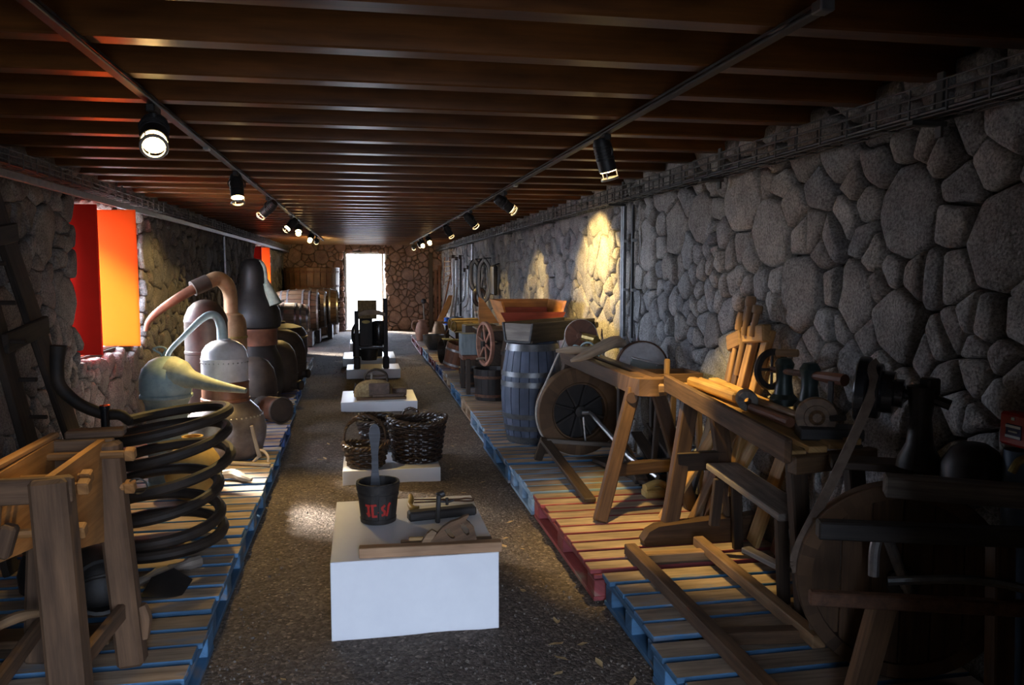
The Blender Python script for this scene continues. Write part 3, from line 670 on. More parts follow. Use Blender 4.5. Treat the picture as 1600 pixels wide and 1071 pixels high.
b = B(); b.box((-1.0, 2.66, 0.885), (0.05, 0.05, 0.05), Matrix.Rotation(0.4, 3, 'Y'), 0.008); b.tube([(-1.10, 2.66, 0.885), (-0.93, 2.66, 0.885)], 0.016, 8); b.build('roller', 'w_mid', t)
b = B(); b.box((-1.035, 2.53, 0.765), (0.045, 0.045, 0.10), Matrix.Rotation(0.3, 3, 'Y'), 0.008); b.build('wedge', 'w_leg', t)
b = B(); b.bar((-0.868, 2.47, 0.36), (-0.846, 2.98, 0.36), 0.03, 0.06, ch=0.006); b.build('stretcher', 'w_leg', t)
b = B(); b.bar((-1.10, 2.47, 0.30), (-1.14, 3.02, 0.30), 0.03, 0.06, ch=0.006); b.build('stretcher', 'w_leg', t)
b = B(); b.tube(bez([(-0.80, 2.99, 0.36), (-0.79, 2.99, 0.31), (-0.79, 2.98, 0.24)], 4), lerps([0.024, 0.03, 0.02], 4), 7); b.build('knob', 'w_leg', t)
b = B(); b.lathe([(0.03, -.004), (0.034, 0), (0.03, .004), (0.03, -.004)], 14, Mx((-0.785, 2.97, 0.80), (0, 1, 0.3))); b.build('wire_ring', 'iron', t)
o = B(); o.tube(bez([(-1.25, 2.75, 0.38), (-1.15, 2.84, 0.405), (-1.085, 2.9, 0.395)], 6), lerps([0.014, 0.02, 0.012], 6), 8)
o.tube(bez([(-1.25, 2.75, 0.38), (-1.30, 2.70, 0.26), (-1.34, 2.66, PT+0.012)], 6), 0.012, 8)
tag(o.build('crooked_stick', 'w_mid'), 'thin crooked orange-lit stick propped between the hopper legs', 'stick')

# pipe coil (worm of a still)
t = thing('pipe_coil', 'large coil of dark pipe standing on the pallets, one end bent upwards', 'pipe coil', (-0.99, 4.5, PT))
cx, cy = -0.99, 4.5; pts = []; rr = random.Random(5)
zt = [(0, 0.198), (1, 0.245), (2, 0.345), (3, 0.46), (4, 0.60), (5, 0.72), (6, 0.80)]
n_ = 40
for k in range(6*n_+1):
    a = k/n_; i = min(int(a), 5); f = a-i; z = zt[i][1]+(zt[i+1][1]-zt[i][1])*f
    ofx = 0.03*math.sin(a*2.1); ofy = 0.03*math.cos(a*1.7); r = 0.285+0.012*math.sin(a*5.0)
    th = 2*PI*a+2.9
    pts.append((cx-0.06+0.07*a/6+ofx+r*math.cos(th), cy-0.27+0.31*a/6+ofy+r*math.sin(th), z+(0.010+0.036*min(1, a/4))*math.sin(th+0.3*a)))
b = B(); b.tube(pts, 0.029, 10); b.build('coil', 'coil', t)
b = B(); e = V(pts[-1]); b.tube(bez([e, (-1.28, 4.56, 0.79), (-1.36, 4.55, 0.80), (-1.47, 4.52, 0.865), (-1.545, 4.5, 0.96), (-1.555, 4.5, 1.06), (-1.545, 4.5, 1.17)], 8), lerps([0.027, 0.029, 0.03, 0.032, 0.033, 0.034, 0.038], 8), 12); b.build('inlet_pipe', 'coil', t)
b = B(); b.lathe([(0.022, 0), (0.022, 0.68), (0.026, 0.68), (0.026, 0.70), (0.018, 0.70), (0.018, 0.60), (0, 0.60)], 14, (-1.335, 4.5, PT)); b.build('outlet_pipe', 'blackgloss', t)

# ochre jar within / behind the coil
b = B(); b.lathe([(0, 0), (0.10, 0), (0.15, 0.05), (0.17, 0.14), (0.155, 0.24), (0.11, 0.31), (0.06, 0.345), (0.055, 0.37), (0.065, 0.38), (0.05, 0.38), (0.045, 0.34), (0, 0.33)], 24)
o = b.build('squat_jar', 'ochre'); o.location = (-1.05, 5.22, PT); tag(o, 'squat yellowish jar seen through the top rings of the coil', 'jar')

# verdigris still head with tapering spout
t = thing('still_head', 'blue-green still head with a ring on top and long tapering spout', 'still head', (-1.28, 5.6, PT))
b = B(); b.lathe([(0, 0.845), (0.05, 0.84), (0.10, 0.815), (0.145, 0.765), (0.163, 0.70), (0.165, 0.64), (0.158, 0.60), (0.166, 0.59), (0.166, 0.575), (0.150, 0.565), (0.135, 0.53), (0, 0.52)], 28, (-1.28, 5.6, PT)); b.build('dome', 'verdigris', t)
b = B(); b.lathe([(0.135, 0.56), (0.128, 0.45), (0.125, 0.2), (0.13, 0.02), (0.145, 0.0), (0, 0)], 24, (-1.28, 5.6, PT)); b.build('neck', 'verdigris', t)
b = B(); b.tube(bez([(-1.23, 5.57, 0.875), (-1.17, 5.545, 0.868), (-1.10, 5.52, 0.85), (-0.95, 5.46, 0.815), (-0.745, 5.38, 0.785)], 6), lerps([0.125, 0.105, 0.058, 0.04, 0.017], 6), 18); b.build('spout', 'verdi_yellow', t)
b = B(); b.tube(bez([(-1.30, 5.6, 0.99), (-1.305, 5.6, 1.015), (-1.35, 5.6, 1.045), (-1.31, 5.6, 1.06), (-1.27, 5.6, 1.045), (-1.285, 5.6, 1.015), (-1.28, 5.6, 0.99)], 5), 0.007, 7); b.build('ring_handle', 'verdigris', t)

# bright riveted still
t = thing('copper_still', 'riveted copper still with a pale domed cap and a swan-neck pipe, lit by the window', 'still', (-1.02, 6.3, PT))
b = B(); b.lathe([(0, 0), (0.20, 0.0), (0.255, 0.05), (0.285, 0.15), (0.29, 0.22), (0.27, 0.31), (0.235, 0.37), (0.19, 0.415), (0.168, 0.435), (0, 0.435)], 36, (-1.02, 6.3, PT)); pot = b.build('pot', 'copper_grey', t)
b = B()
for k in range(44):
    a = 2*PI*k/44; b.lathe([(0.0085, 0), (0.006, 0.006), (0, 0.008)], 6, Mx((-1.02+0.262*math.cos(a), 6.3+0.262*math.sin(a), PT+0.325), (math.cos(a), math.sin(a), 0.75)))
stuff(b.build('rivet', 'steel', pot))
b = B(); b.lathe([(0.172, 0.43), (0.178, 0.435), (0.178, 0.455), (0.170, 0.46), (0.168, 0.56), (0.173, 0.565), (0.173, 0.58), (0.168, 0.585)], 32, (-1.02, 6.3, PT)); b.build('collar', 'copper_red', t)
b = B(); b.lathe([(0.168, 0.585), (0.168, 0.74), (0.170, 0.745), (0.170, 0.755), (0.166, 0.76), (0.158, 0.81), (0.13, 0.852), (0.09, 0.878), (0.045, 0.89), (0.045, 0.90), (0, 0.90)], 32, (-1.02, 6.3, PT)); cap_ = b.build('cap', 'copper_pale', t)
b = B()
for k in range(30):
    a = 2*PI*k/30; b.lathe([(0.006, 0), (0.004, 0.005), (0, 0.006)], 6, Mx((-1.02+0.169*math.cos(a), 6.3+0.169*math.sin(a), PT+0.725), (math.cos(a), math.sin(a), 0)))
stuff(b.build('rivet', 'steel', cap_))
b = B(); b.tube(bez([(-1.03, 6.3, 1.04), (-1.035, 6.3, 1.13), (-1.055, 6.3, 1.20), (-1.10, 6.3, 1.232), (-1.17, 6.28, 1.20), (-1.30, 6.25, 1.07), (-1.385, 6.22, 0.975), (-1.41, 6.2, 0.89), (-1.41, 6.2, 0.82)], 7), lerps([0.040, 0.036, 0.033, 0.030, 0.026, 0.02, 0.018, 0.016, 0.014], 7), 14); b.build('swan_neck_pipe', 'verdi_pale', t)

# tall dark column and tan column with its long neck
b = B(); b.lathe([(0, 0), (0.165, 0), (0.17, 0.02), (0.17, 0.72), (0.175, 0.725), (0.175, 0.745), (0.17, 0.75), (0.17, 0.98), (0.173, 0.985), (0.173, 0.995), (0.165, 1.03), (0.135, 1.10), (0.09, 1.145), (0.04, 1.165), (0, 1.17)], 32)
o = b.build('still_column', 'copper_dark'); o.location = (-1.275, 7.02, PT); tag(o, 'tall dark domed copper column behind the bright riveted still', 'still column')
t = thing('still_column', 'tan copper column with a yellow elbow and a long brown neck reaching to the wall', 'still column', (-1.165, 7.62, PT))
b = B(); b.lathe([(0, 0), (0.13, 0), (0.132, 0.90), (0.125, 0.96), (0.10, 1.01), (0.06, 1.03), (0, 1.03)], 28, (-1.165, 7.62, PT)); b.build('body', 'copper_tan', t)
b = B(); b.lathe([(0.132, 0.80), (0.139, 0.80), (0.139, 0.82), (0.132, 0.82), (0.132, 0.80)], 28, (-1.165, 7.62, PT)); b.build('band', 'brass', t)
b = B(); b.tube(bez([(-1.165, 7.62, 1.17), (-1.165, 7.60, 1.34), (-1.185, 7.56, 1.43), (-1.25, 7.52, 1.49), (-1.34, 7.45, 1.455)], 8), lerps([0.062, 0.062, 0.066, 0.066, 0.062], 8), 16); b.build('elbow', 'copper_tan', t)
b = B(); b.tube([(-1.325, 7.46, 1.462), (-1.44, 7.39, 1.405)], 0.068, 16); b.build('collar', 'copper_dark', t)
b = B(); b.tube(bez([(-1.42, 7.40, 1.41), (-1.56, 7.33, 1.32), (-1.70, 7.28, 1.215), (-1.78, 7.26, 1.13), (-1.805, 7.26, 1.05)], 7), lerps([0.045, 0.040, 0.032, 0.024, 0.018], 7), 12); b.build('long_neck', 'copper_red', t)

# black alembic on a pot
t = thing('black_alembic', 'big sooty alembic with a tall helmet head and a yellow-lit beak', 'alembic', (-1.16, 9.2, PT))
b = B(); b.lathe([(0, 0), (0.24, 0), (0.30, 0.10), (0.31, 0.30), (0.28, 0.45), (0.23, 0.56), (0.22, 0.62), (0, 0.62)], 30, (-1.17, 9.2, PT)); b.build('pot', 'copper_black', t)
b = B(); b.lathe([(0.235, 0.60), (0.245, 0.60), (0.245, 0.74), (0.25, 0.75), (0.25, 0.78), (0.235, 0.79), (0.235, 0.60)], 30, (-1.17, 9.2, PT)); b.build('brick_collar', 'copper_red', t)
b = B(); b.lathe([(0.24, 0.78), (0.27, 0.80), (0.285, 0.87), (0.27, 0.97), (0.225, 1.08), (0.18, 1.16), (0.155, 1.25), (0.145, 1.36), (0.14, 1.44), (0.115, 1.50), (0.07, 1.535), (0, 1.545)], 30, (-1.16, 9.2, PT)); b.build('helmet_head', 'copper_black', t)
b = B(); b.tube(bez([(-1.09, 9.15, 1.66), (-1.045, 9.13, 1.62), (-1.025, 9.12, 1.55), (-1.02, 9.12, 1.47), (-1.01, 9.12, 1.43)], 6), lerps([0.022, 0.022, 0.02, 0.022, 0.034], 6), 10); b.build('beak_pipe', 'verdi_yellow', t)
b = B(); b.tube(bez([(-1.02, 9.12, 1.43), (-0.985, 9.11, 1.33), (-0.93, 9.09, 1.19)], 6), lerps([0.038, 0.058, 0.078], 6), 16); b.lathe([(0.04, 0), (0.046, 0.006), (0.04, 0.012)], 12, Mx((-1.02, 9.12, 1.425), (0.3, 0, -1))); b.build('beak_cone', 'verdi_yellow', t)
b = B(); b.tube([(-0.965, 9.1, 1.215), (-0.83, 9.09, 1.235)], 0.008, 6); b.build('tap_rod', 'iron', t)

# domed kettles with outlet stubs
def kettle(label, x, y, r, h, mat, stub):
    t = thing('domed_kettle', label, 'kettle', (x, y, PT), 'dark domed kettles on the left pallets')
    b = B(); b.lathe([(0, 0), (r*0.82, 0), (r*0.97, h*0.15), (r, h*0.38), (r*0.97, h*0.58), (r*0.85, h*0.78), (r*0.62, h*0.92), (r*0.3, h*0.99), (0, h)], 30, (x, y, PT)); b.build('body', mat, t)
    b = B(); b.lathe([(r*0.995, h*0.33), (r*1.015, h*0.335), (r*1.015, h*0.355), (r*0.995, h*0.36)], 30, (x, y, PT)); b.build('seam_band', mat, t)
    if stub:
        e, rs = V(stub[0]), stub[1]; s0 = V((x, y, e.z)) + (e-V((x, y, e.z))).normalized()*r*0.8
        b = B(); b.tube([s0, e], [rs*1.15, rs], 14); b.build('outlet_stub', mat, t)
        d = (e-s0).normalized(); b = B(); b.lathe([(rs*0.72, 0.0005), (rs*1.15, 0), (rs*1.15, -0.025), (rs, -0.03)], 14, Mx(e+d*0.001, d)); b.build('stub_rim', 'copper_black', t)
    return t
kettle('nearest dark domed kettle, just behind the bright riveted still', -1.07, 8.27, 0.23, 0.56, 'copper_dark', None)
kettle('second dark domed kettle, with a thick black outlet stub pointing at the aisle', -1.0, 9.76, 0.245, 0.60, 'copper_dark', ((-0.71, 9.60, 0.235), 0.05))
kettle('third dark domed kettle, its outlet stub reaching the pallet edge', -1.03, 10.75, 0.31, 0.66, 'copper_dark', ((-0.69, 10.62, 0.245), 0.05))
t = thing('round_pot', 'big round dark pot with a yellow-lit flat shoulder, last on the left pallets', 'pot', (-1.17, 11.75, PT))
b = B(); b.lathe([(0, 0), (0.30, 0), (0.36, 0.08), (0.40, 0.28), (0.40, 0.46), (0.38, 0.55), (0.33, 0.62), (0.22, 0.66), (0.10, 0.675), (0.10, 0.70), (0, 0.70)], 32, (-1.17, 11.75, PT)); b.build('body', 'copper_dark', t)
b = B(); b.lathe([(0.395, 0.47), (0.41, 0.475), (0.41, 0.495), (0.39, 0.50)], 32, (-1.17, 11.75, PT)); b.build('rim_band', 'brass', t)
# short lying cylinder
t = thing('copper_drum', 'short copper cylinder lying on the pallet with its round end to the aisle', 'cylinder', (-0.83, 7.70, PT+0.12))
d = V((0.30, -0.40, 0)).normalized(); Mm = Mx((-0.955, 7.88, PT+0.125), d)
b = B(); b.lathe([(0.10, 0), (0.105, 0.12)], 20, Mm); b.lathe([(0, 0), (0.10, 0)], 20, Mm); b.build('tube_body', 'copper_dark', t)
b = B(); b.lathe([(0.105, 0.12), (0.11, 0.125), (0.115, 0.28), (0.12, 0.285), (0.12, 0.34)], 20, Mm); b.build('flared_end', 'copper_red', t)
b = B(); b.lathe([(0.12, 0.34), (0.124, 0.335), (0.124, 0.36), (0.11, 0.362), (0.105, 0.35), (0, 0.352)], 20, Mm); b.build('end_plate', 'copper_dark', t)

# loose things on the left pallets
t = thing('white_fork_tool', 'whitish stick with a looped fork standing against the riveted still', 'tool', (-0.76, 6.1, PT))
b = B(); b.tube(bez([(-0.80, 6.0, 0.44), (-0.775, 6.02, 0.30), (-0.755, 6.04, PT+0.05)], 5), lerps([0.012, 0.014, 0.016], 5), 8); b.build('handle', 'w_pale', t)
b = B(); b.tube(bez([(-0.765, 6.04, PT+0.10), (-0.725, 6.04, PT+0.09), (-0.695, 6.03, PT+0.05), (-0.695, 6.02, PT+0.012)], 5), 0.010, 7); b.tube([(-0.755, 6.04, PT+0.06), (-0.80, 6.03, PT+0.012)], 0.012, 7); b.build('fork', 'w_pale', t)
b = B(); b.bar((-0.97, 6.05, PT+0.012), (-0.67, 5.93, PT+0.012), 0.035, 0.022, ch=0.004); o = b.build('pale_slat', 'w_pale'); tag(o, 'thin pale slat lying at the foot of the white forked stick', 'slat')
b = B(); b.tube(bez([(-0.95, 5.62, PT+0.03), (-0.87, 5.60, PT+0.038), (-0.80, 5.52, PT+0.03), (-0.74, 5.47, PT+0.022)], 6), lerps([0.028, 0.034, 0.026, 0.012], 6), 9); o = b.build('curved_branch', 'w_pale'); tag(o, 'short curved pale branch lying beside the coil', 'branch')
b = B(); rr = random.Random(4); p_ = bez([(-1.03, 3.66, PT+0.028), (-0.93, 3.77, PT+0.034), (-0.86, 3.84, PT+0.036), (-0.78, 3.93, PT+0.03)], 6); b.tube(p_, [0.022+rr.uniform(-.004, .01) for _ in p_], 9); o = b.build('knotty_log', 'w_grey'); tag(o, 'short grey knotty log lying on the pallet at the foot of the coil', 'log')
def lying_pot(name, label, loc, d, r, h, mat):
    t = thing(name, label, 'pot', loc); Mm = Mx(loc, d)
    b = B(); b.lathe([(0, 0), (r*0.7, 0), (r*0.95, h*0.15), (r, h*0.5), (r*0.85, h*0.85), (r*0.75, h), (r*0.8, h*1.03), (r*0.7, h*1.02), (r*0.68, h*0.9), (r*0.8, h*0.5), (0, h*0.1)], 24, Mm); b.build('body', mat, t)
    b = B(); b.tube(arc((0, 0, 0), r*0.8, 0.2, PI-0.2, 8, 'xy'), 0.008, 6); bmesh.ops.transform(b.bm, matrix=Mm @ Matrix.Translation((0, 0, h)) @ Matrix.Rotation(0.9, 4, 'X'), verts=b.bm.verts); b.build('bail_handle', 'iron', t)
lying_pot('iron_pot', 'dark iron pot lying on its side behind the hopper legs', (-1.10, 3.52, PT+0.145), (0.35, -0.9, 0.05), 0.14, 0.2, 'iron')
lying_pot('iron_pot', 'smaller dark pot standing under the coil side of the hopper', (-1.36, 3.72, PT+0.002), (0, 0, 1), 0.12, 0.19, 'copper_black')
b = B(); b.bar((-1.42, 3.24, PT+0.016), (-0.95, 3.20, PT+0.016), 0.12, 0.03); o = b.build('dark_board', 'w_brown'); tag(o, 'brown board lying on the pallet under the hopper', 'board')
b = B(); b.prism([(0, 0), (0.16, 0.02), (0.19, 0.13), (0.10, 0.19), (0.02, 0.12)], 0.006, Mx((-0.95, 3.56, PT+0.012), (0.2, -0.35, 0.85), (1, 0, 0))); o = b.build('bent_sheet', 'copper_black'); tag(o, 'bent grey metal sheet leaning among the dark pots under the hopper', 'metal sheet')

# dark frame leaning against the left wall
t = thing('harrow_frame', 'tall dark frame of planks leaning against the left wall beyond the hopper', 'frame', (-1.72, 4.75, PT))
for (y0, y1, wd) in ((4.28, 4.36, 0.16), (4.62, 5.0, 0.19)):
    b = B(); b.bar((-1.88, y0, 1.98), (-1.55, y1, PT+0.02), 0.035, wd, up=(0, 1, 0), ch=0.008); b.build('plank', 'w_umber', t)
for z, u in ((1.2, 0), (0.55, 0), (1.7, 0)):
    f = (1.98-z)/1.82; x = -1.88+0.33*f
    b = B(); b.bar((x+0.03, 4.25+0.08*f, z), (x+0.03, 4.66+0.38*f, z+0.06), 0.03, 0.10, up=(0, 0, 1), ch=0.006); b.build('crossbar', 'w_umber', t)
for k in range(7):
    z = 0.45+k*0.19; f = (1.98-z)/1.82
    b = B(); b.tube([(-1.84+0.33*f, 4.28+.08*f, z), (-1.76+0.33*f, 4.27+.08*f, z)], 0.012, 6); b.build('tooth', 'w_umber', t)
b = B(); b.bar((-1.9, 4.05, 1.5), (-1.62, 4.0, PT), 0.03, 0.12, up=(0, 1, 0), ch=0.006); o = b.build('leaning_board', 'w_umber'); tag(o, 'single dark board leaning on the left wall at the very edge of the view', 'board')

# casks and vats in the far left corner
def cask(label, c, r, L, mat, d=(1, 0, 0), nst=20, cradle=True, group='casks in the far left corner'):
    t = thing('cask', label, 'cask', c if not cradle else (c[0], c[1], 0), group); Mm = Mx(c, d)
    bul = lambda u: r*(0.84+0.16*(1-(2*u-1)**2))
    for k in range(nst):
        a0 = 2*PI*k/nst+0.012; a1 = 2*PI*(k+1)/nst-0.012; b = B()
        b.lathe([(bul(u)-0.02 if u in (0, 1) else bul(u), (u-0.5)*L) for u in (0, 0.02, 0.2, 0.4, 0.6, 0.8, 0.98, 1)], 2, Mm, a0, a1); b.build('stave', mat, t)
    for s_ in (-1, 1):
        b = B(); z = s_*(L/2-0.035); b.lathe([(0, z), (r*0.85, z)], 24, Mm); b.build('head', mat, t)
    for u in (0.035, 0.2, 0.34, 0.66, 0.8, 0.965):
        b = B(); q = bul(u)+0.001; b.lathe([(q, (u-0.5)*L-0.018), (q+0.004, (u-0.5)*L-0.018), (q+0.004, (u-0.5)*L+0.018), (q, (u-0.5)*L+0.018)], 28, Mm); b.build('hoop', 'steel' if mat != 'w_dark' else 'rust', t)
    if cradle:
        for s_ in (-0.3, 0.3):
            b = B(); zb = c[2]-r*0.97; h = zb+0.08
            b.box((c[0]+s_*L, c[1], h/2), (0.10, r*1.5, h), ch=0.006); b.build('cradle', 'w_dark', t)
cask('small pale cask lit white by the window, in front of the bigger brown casks', (-1.34, 15.65, 0.68), 0.29, 0.70, 'w_pale')  # pale wood carries the window's white light in its colour
cask('large brown cask directly behind the small pale one', (-1.36, 17.45, 0.72), 0.46, 0.95, 'w_brown')
cask('second large brown cask counting from the pale one, half hidden', (-1.27, 18.45, 0.72), 0.46, 1.0, 'w_brown')
cask('third large brown cask, nearest the far door', (-1.04, 19.44, 0.72), 0.46, 1.0, 'w_brown')
t = thing('wooden_vat', 'huge upright brown vat against the back wall left of the door', 'vat', (-1.23, 20.84, 0))
for k in range(26):
    a0 = 2*PI*k/26+0.01; a1 = 2*PI*(k+1)/26-0.01; b = B(); b.lathe([(0.60, 0), (0.64, 0.02), (0.68, 1.65), (0.64, 1.66)], 2, (-1.23, 20.84, 0), a0, a1); b.build('stave', 'w_brown', t)
for z in (0.25, 0.7, 1.2, 1.55):
    b = B(); q = 0.642+0.04*z/1.65; b.lathe([(q, z-.025), (q+.005, z-.025), (q+.006, z+.025), (q, z+.025)], 32, (-1.23, 20.84, 0)); b.build('hoop', 'rust', t)
b = B(); b.lathe([(0, 1.5), (0.66, 1.5)], 26, (-1.23, 20.84, 0)); b.build('lid', 'w_brown', t)
# ------------------------------------------------------------------ on the plinths
PZ = 0.33
# bucket with one tall stave
t = thing('stave_bucket', 'small dark stave bucket with red painted lettering and a tall handle stave', 'bucket', (0.062, 3.93, PZ))
bx, by = 0.062, 3.93; R0, R1, HB = 0.083, 0.105, 0.20
prof = lambda u: R0+(R1-R0)*u
for k in range(16):
    a0 = 2*PI*k/16+0.01; a1 = 2*PI*(k+1)/16-0.01; b = B()
    b.lathe([(prof(0.0)-0.012, 0.0), (prof(0), 0.002), (prof(1), HB), (prof(1)-0.012, HB), (prof(0.1)-0.012, 0.02)], 2, (bx, by, PZ), a0, a1); b.build('stave', 'w_black', t)
b = B(); b.lathe([(0, 0.012), (R0-0.004, 0.012)], 20, (bx, by, PZ)); b.build('bottom', 'w_black', t)
for u0, u1 in ((0.80, 0.96), (0.66, 0.74), (0.02, 0.12)):
    b = B(); b.lathe([(prof(u0), HB*u0), (prof(u0)+0.003, HB*u0), (prof(u1)+0.003, HB*u1), (prof(u1), HB*u1)], 28, (bx, by, PZ)); b.build('hoop', 'iron', t)
b = B(); pl = [(-0.034, 0), (-0.026, 0.10), (-0.017, 0.20), (-0.017, 0.27), (-0.024, 0.33), (-0.029, 0.37), (-0.026, 0.40), (-0.014, 0.42), (0.0, 0.425), (0.014, 0.42), (0.026, 0.40), (0.029, 0.37), (0.024, 0.33), (0.017, 0.27), (0.017, 0.20), (0.026, 0.10), (0.034, 0)]
b.prism([(x*0.95, z) for x, z in pl], 0.016, Matrix(((1, 0.0, 0, bx-0.012), (0, -0.03, 1, by+0.055), (0, 1, 0, PZ+0.05), (0, 0, 0, 1)))); b.build('handle_stave', 'w_ironwood', t)['label'] = 'tall grey-blue handle stave with a rounded top'
# lettering, laid on the curved front: strokes in (angle metres, height metres)
def strokes(polys, wd, b):
    for pl in polys:
        for (p, q) in zip(pl, pl[1:]):
            n = 4; d = V((q[0]-p[0], q[1]-p[1])); l = d.length; nn = V((-d.y, d.x))/l*wd/2; ex = d/l*wd*0.25
            def P3(s, hgt, off):
                u = hgt/HB; r = prof(u)+off; a = -PI/2+s/0.093; return V((bx+r*math.cos(a), by+r*math.sin(a), PZ+hgt))
            for k in range(n):
                a = V(p)-ex+(d+2*ex)*k/n; c = V(p)-ex+(d+2*ex)*(k+1)/n
                c4 = [a+nn, a-nn, c-nn, c+nn]
                b._faces([P3(x.x, x.y, 0.0026) for x in c4]+[P3(x.x, x.y, -0.001) for x in c4], [(0, 1, 2, 3), (0, 3, 7, 4), (1, 5, 6, 2), (0, 4, 5, 1), (3, 2, 6, 7)])
G = [[[(-0.062, 0.102), (-0.043, 0.100)], [(-0.050, 0.101), (-0.050, 0.066), (-0.046, 0.050)], [(-0.058, 0.062), (-0.048, 0.048)]],
     [[(-0.033, 0.101), (-0.012, 0.104)], [(-0.029, 0.099), (-0.029, 0.050)], [(-0.031, 0.047), (-0.010, 0.048)]],
     [[(-0.003, 0.068), (0.0, 0.066)]],
     [[(0.028, 0.100), (0.017, 0.090), (0.019, 0.079), (0.030, 0.070), (0.028, 0.056), (0.017, 0.052)]],
     [[(0.056, 0.108), (0.049, 0.098), (0.046, 0.070), (0.040, 0.048)]]]
b = B()
for i, gl in enumerate(G): strokes(gl, 0.0115 if i != 2 else 0.004, b)
b.build('lettering', 'redpaint', t)['label'] = 'red hand-painted letters and numerals'
# wooden plane with closed handle
t = thing('wooden_plane', 'long light-brown wooden plane with a closed handle, on the front edge of the plinth', 'plane', (0.27, 3.46, PZ))
b = B(); b.bar((-0.03, 3.43, PZ+0.0225), (0.585, 3.405, PZ+0.0225), 0.052, 0.044, ch=0.003); b.build('body', 'w_plane', t)
b = B(); b.bar((0.15, 3.505, PZ+0.018), (0.555, 3.488, PZ+0.018), 0.022, 0.036, ch=0.003); b.build('fence', 'w_brown', t)
b = B(); b.bar((0.185, 3.478, PZ+0.05), (0.25, 3.475, PZ+0.05), 0.016, 0.016, ch=0.003); b.build('cross_arm', 'w_gold', t)
b = B(); b.prism([(0.235, 0.04), (0.275, 0.04), (0.305, 0.085), (0.285, 0.098), (0.262, 0.082)], 0.022, Matrix(((1, 0, 0, 0), (0, 0, 1, 3.435), (0, 1, 0, PZ), (0, 0, 0, 1)))); b.build('wedge', 'w_mid', t)
# handle outline with two finger holes: strips of quads between outer and inner outlines
hb = B(); th = 0.024; y0 = 3.43
out_ = [(0.275, 0.044), (0.300, 0.075), (0.330, 0.108), (0.365, 0.130), (0.400, 0.140), (0.432, 0.155), (0.446, 0.158), (0.440, 0.146), (0.432, 0.136), (0.450, 0.122), (0.468, 0.098), (0.476, 0.065), (0.480, 0.044)]
h1 = [(0.338, 0.098), (0.350, 0.103), (0.360, 0.098), (0.376, 0.076), (0.384, 0.062), (0.378, 0.055), (0.366, 0.058), (0.350, 0.074)]
h2 = [(0.408, 0.118), (0.420, 0.121), (0.432, 0.112), (0.446, 0.090), (0.448, 0.072), (0.436, 0.066), (0.424, 0.078), (0.412, 0.098)]
tb = bmesh.new()
def loop(pts): 
    vs = [tb.verts.new((x, y0, PZ+z)) for x, z in pts]; return [tb.edges.new((vs[i], vs[(i+1) % len(vs)])) for i in range(len(vs))]
ed = loop(out_)+loop(h1)+loop(h2); bmesh.ops.triangle_fill(tb, use_beauty=True, use_dissolve=False, edges=ed)
ex_ = bmesh.ops.extrude_face_region(tb, geom=list(tb.faces)); bmesh.ops.translate(tb, vec=(0, th, 0), verts=[v for v in ex_['geom'] if isinstance(v, bmesh.types.BMVert)])
hb.bm.free(); hb.bm = tb; hb.uv = tb.loops.layers.uv.new('UVMap')
for f in tb.faces:
    for l in f.loops: l[hb.uv].uv = (l.vert.co.x+l.vert.co.z*0.5, l.vert.co.z-l.vert.co.x*0.4+l.vert.co.y)
hb.build('handle', 'w_leg', t, ang=0.5)['label'] = 'grey-brown closed handle with two finger holes'
# black vice bar with wing screw
t = thing('iron_vice', 'black bar vice with an upright post and wing screw, behind the wooden plane', 'vice', (0.37, 3.92, PZ))
b = B(); b.bar((0.205, 3.90, PZ+0.024), (0.545, 3.955, PZ+0.024), 0.062, 0.046, ch=0.008); b.build('bar', 'w_black', t)
b = B(); b.bar((0.345, 3.845, PZ), (0.352, 3.845, PZ+0.14), 0.03, 0.022, up=(1, 0, 0), ch=0.004); b.build('post', 'iron', t)
b = B(); b.lathe([(0.014, -0.02), (0.018, -0.015), (0.018, 0.02), (0, 0.024)], 12, Mx((0.362, 3.86, PZ+0.135), (1, 0, 0.4))); b.tube([(0.36, 3.86, PZ+0.10), (0.40, 3.85, PZ+0.10), (0.425, 3.845, PZ+0.108)], 0.006, 7); b.tube([(0.392, 3.85, PZ+0.085), (0.392, 3.85, PZ+0.12)], 0.008, 7); b.build('wing_screw', 'iron', t)
t = thing('loop_iron', 'thin long-handled iron with loop end and curled brass head, behind the black vice', 'iron', (0.38, 4.18, PZ))
b = B(); b.tube(bez([(0.245, 4.165, PZ+0.03), (0.35, 4.175, PZ+0.022), (0.48, 4.185, PZ+0.014), (0.53, 4.215, PZ+0.008), (0.565, 4.20, PZ+0.007), (0.56, 4.165, PZ+0.007), (0.52, 4.155, PZ+0.01), (0.46, 4.165, PZ+0.012), (0.25, 4.15, PZ+0.018)], 6), 0.0045, 7); b.build('loop_handle', 'rust', t)
b = B(); b.tube(bez([(0.235, 4.20, PZ+0.04), (0.235, 4.14, PZ+0.035), (0.225, 4.08, PZ+0.025), (0.24, 4.03, PZ+0.02), (0.265, 4.02, PZ+0.018)], 6), lerps([0.013, 0.016, 0.014, 0.016, 0.018], 6), 10); b.build('curled_head', 'brass', t)

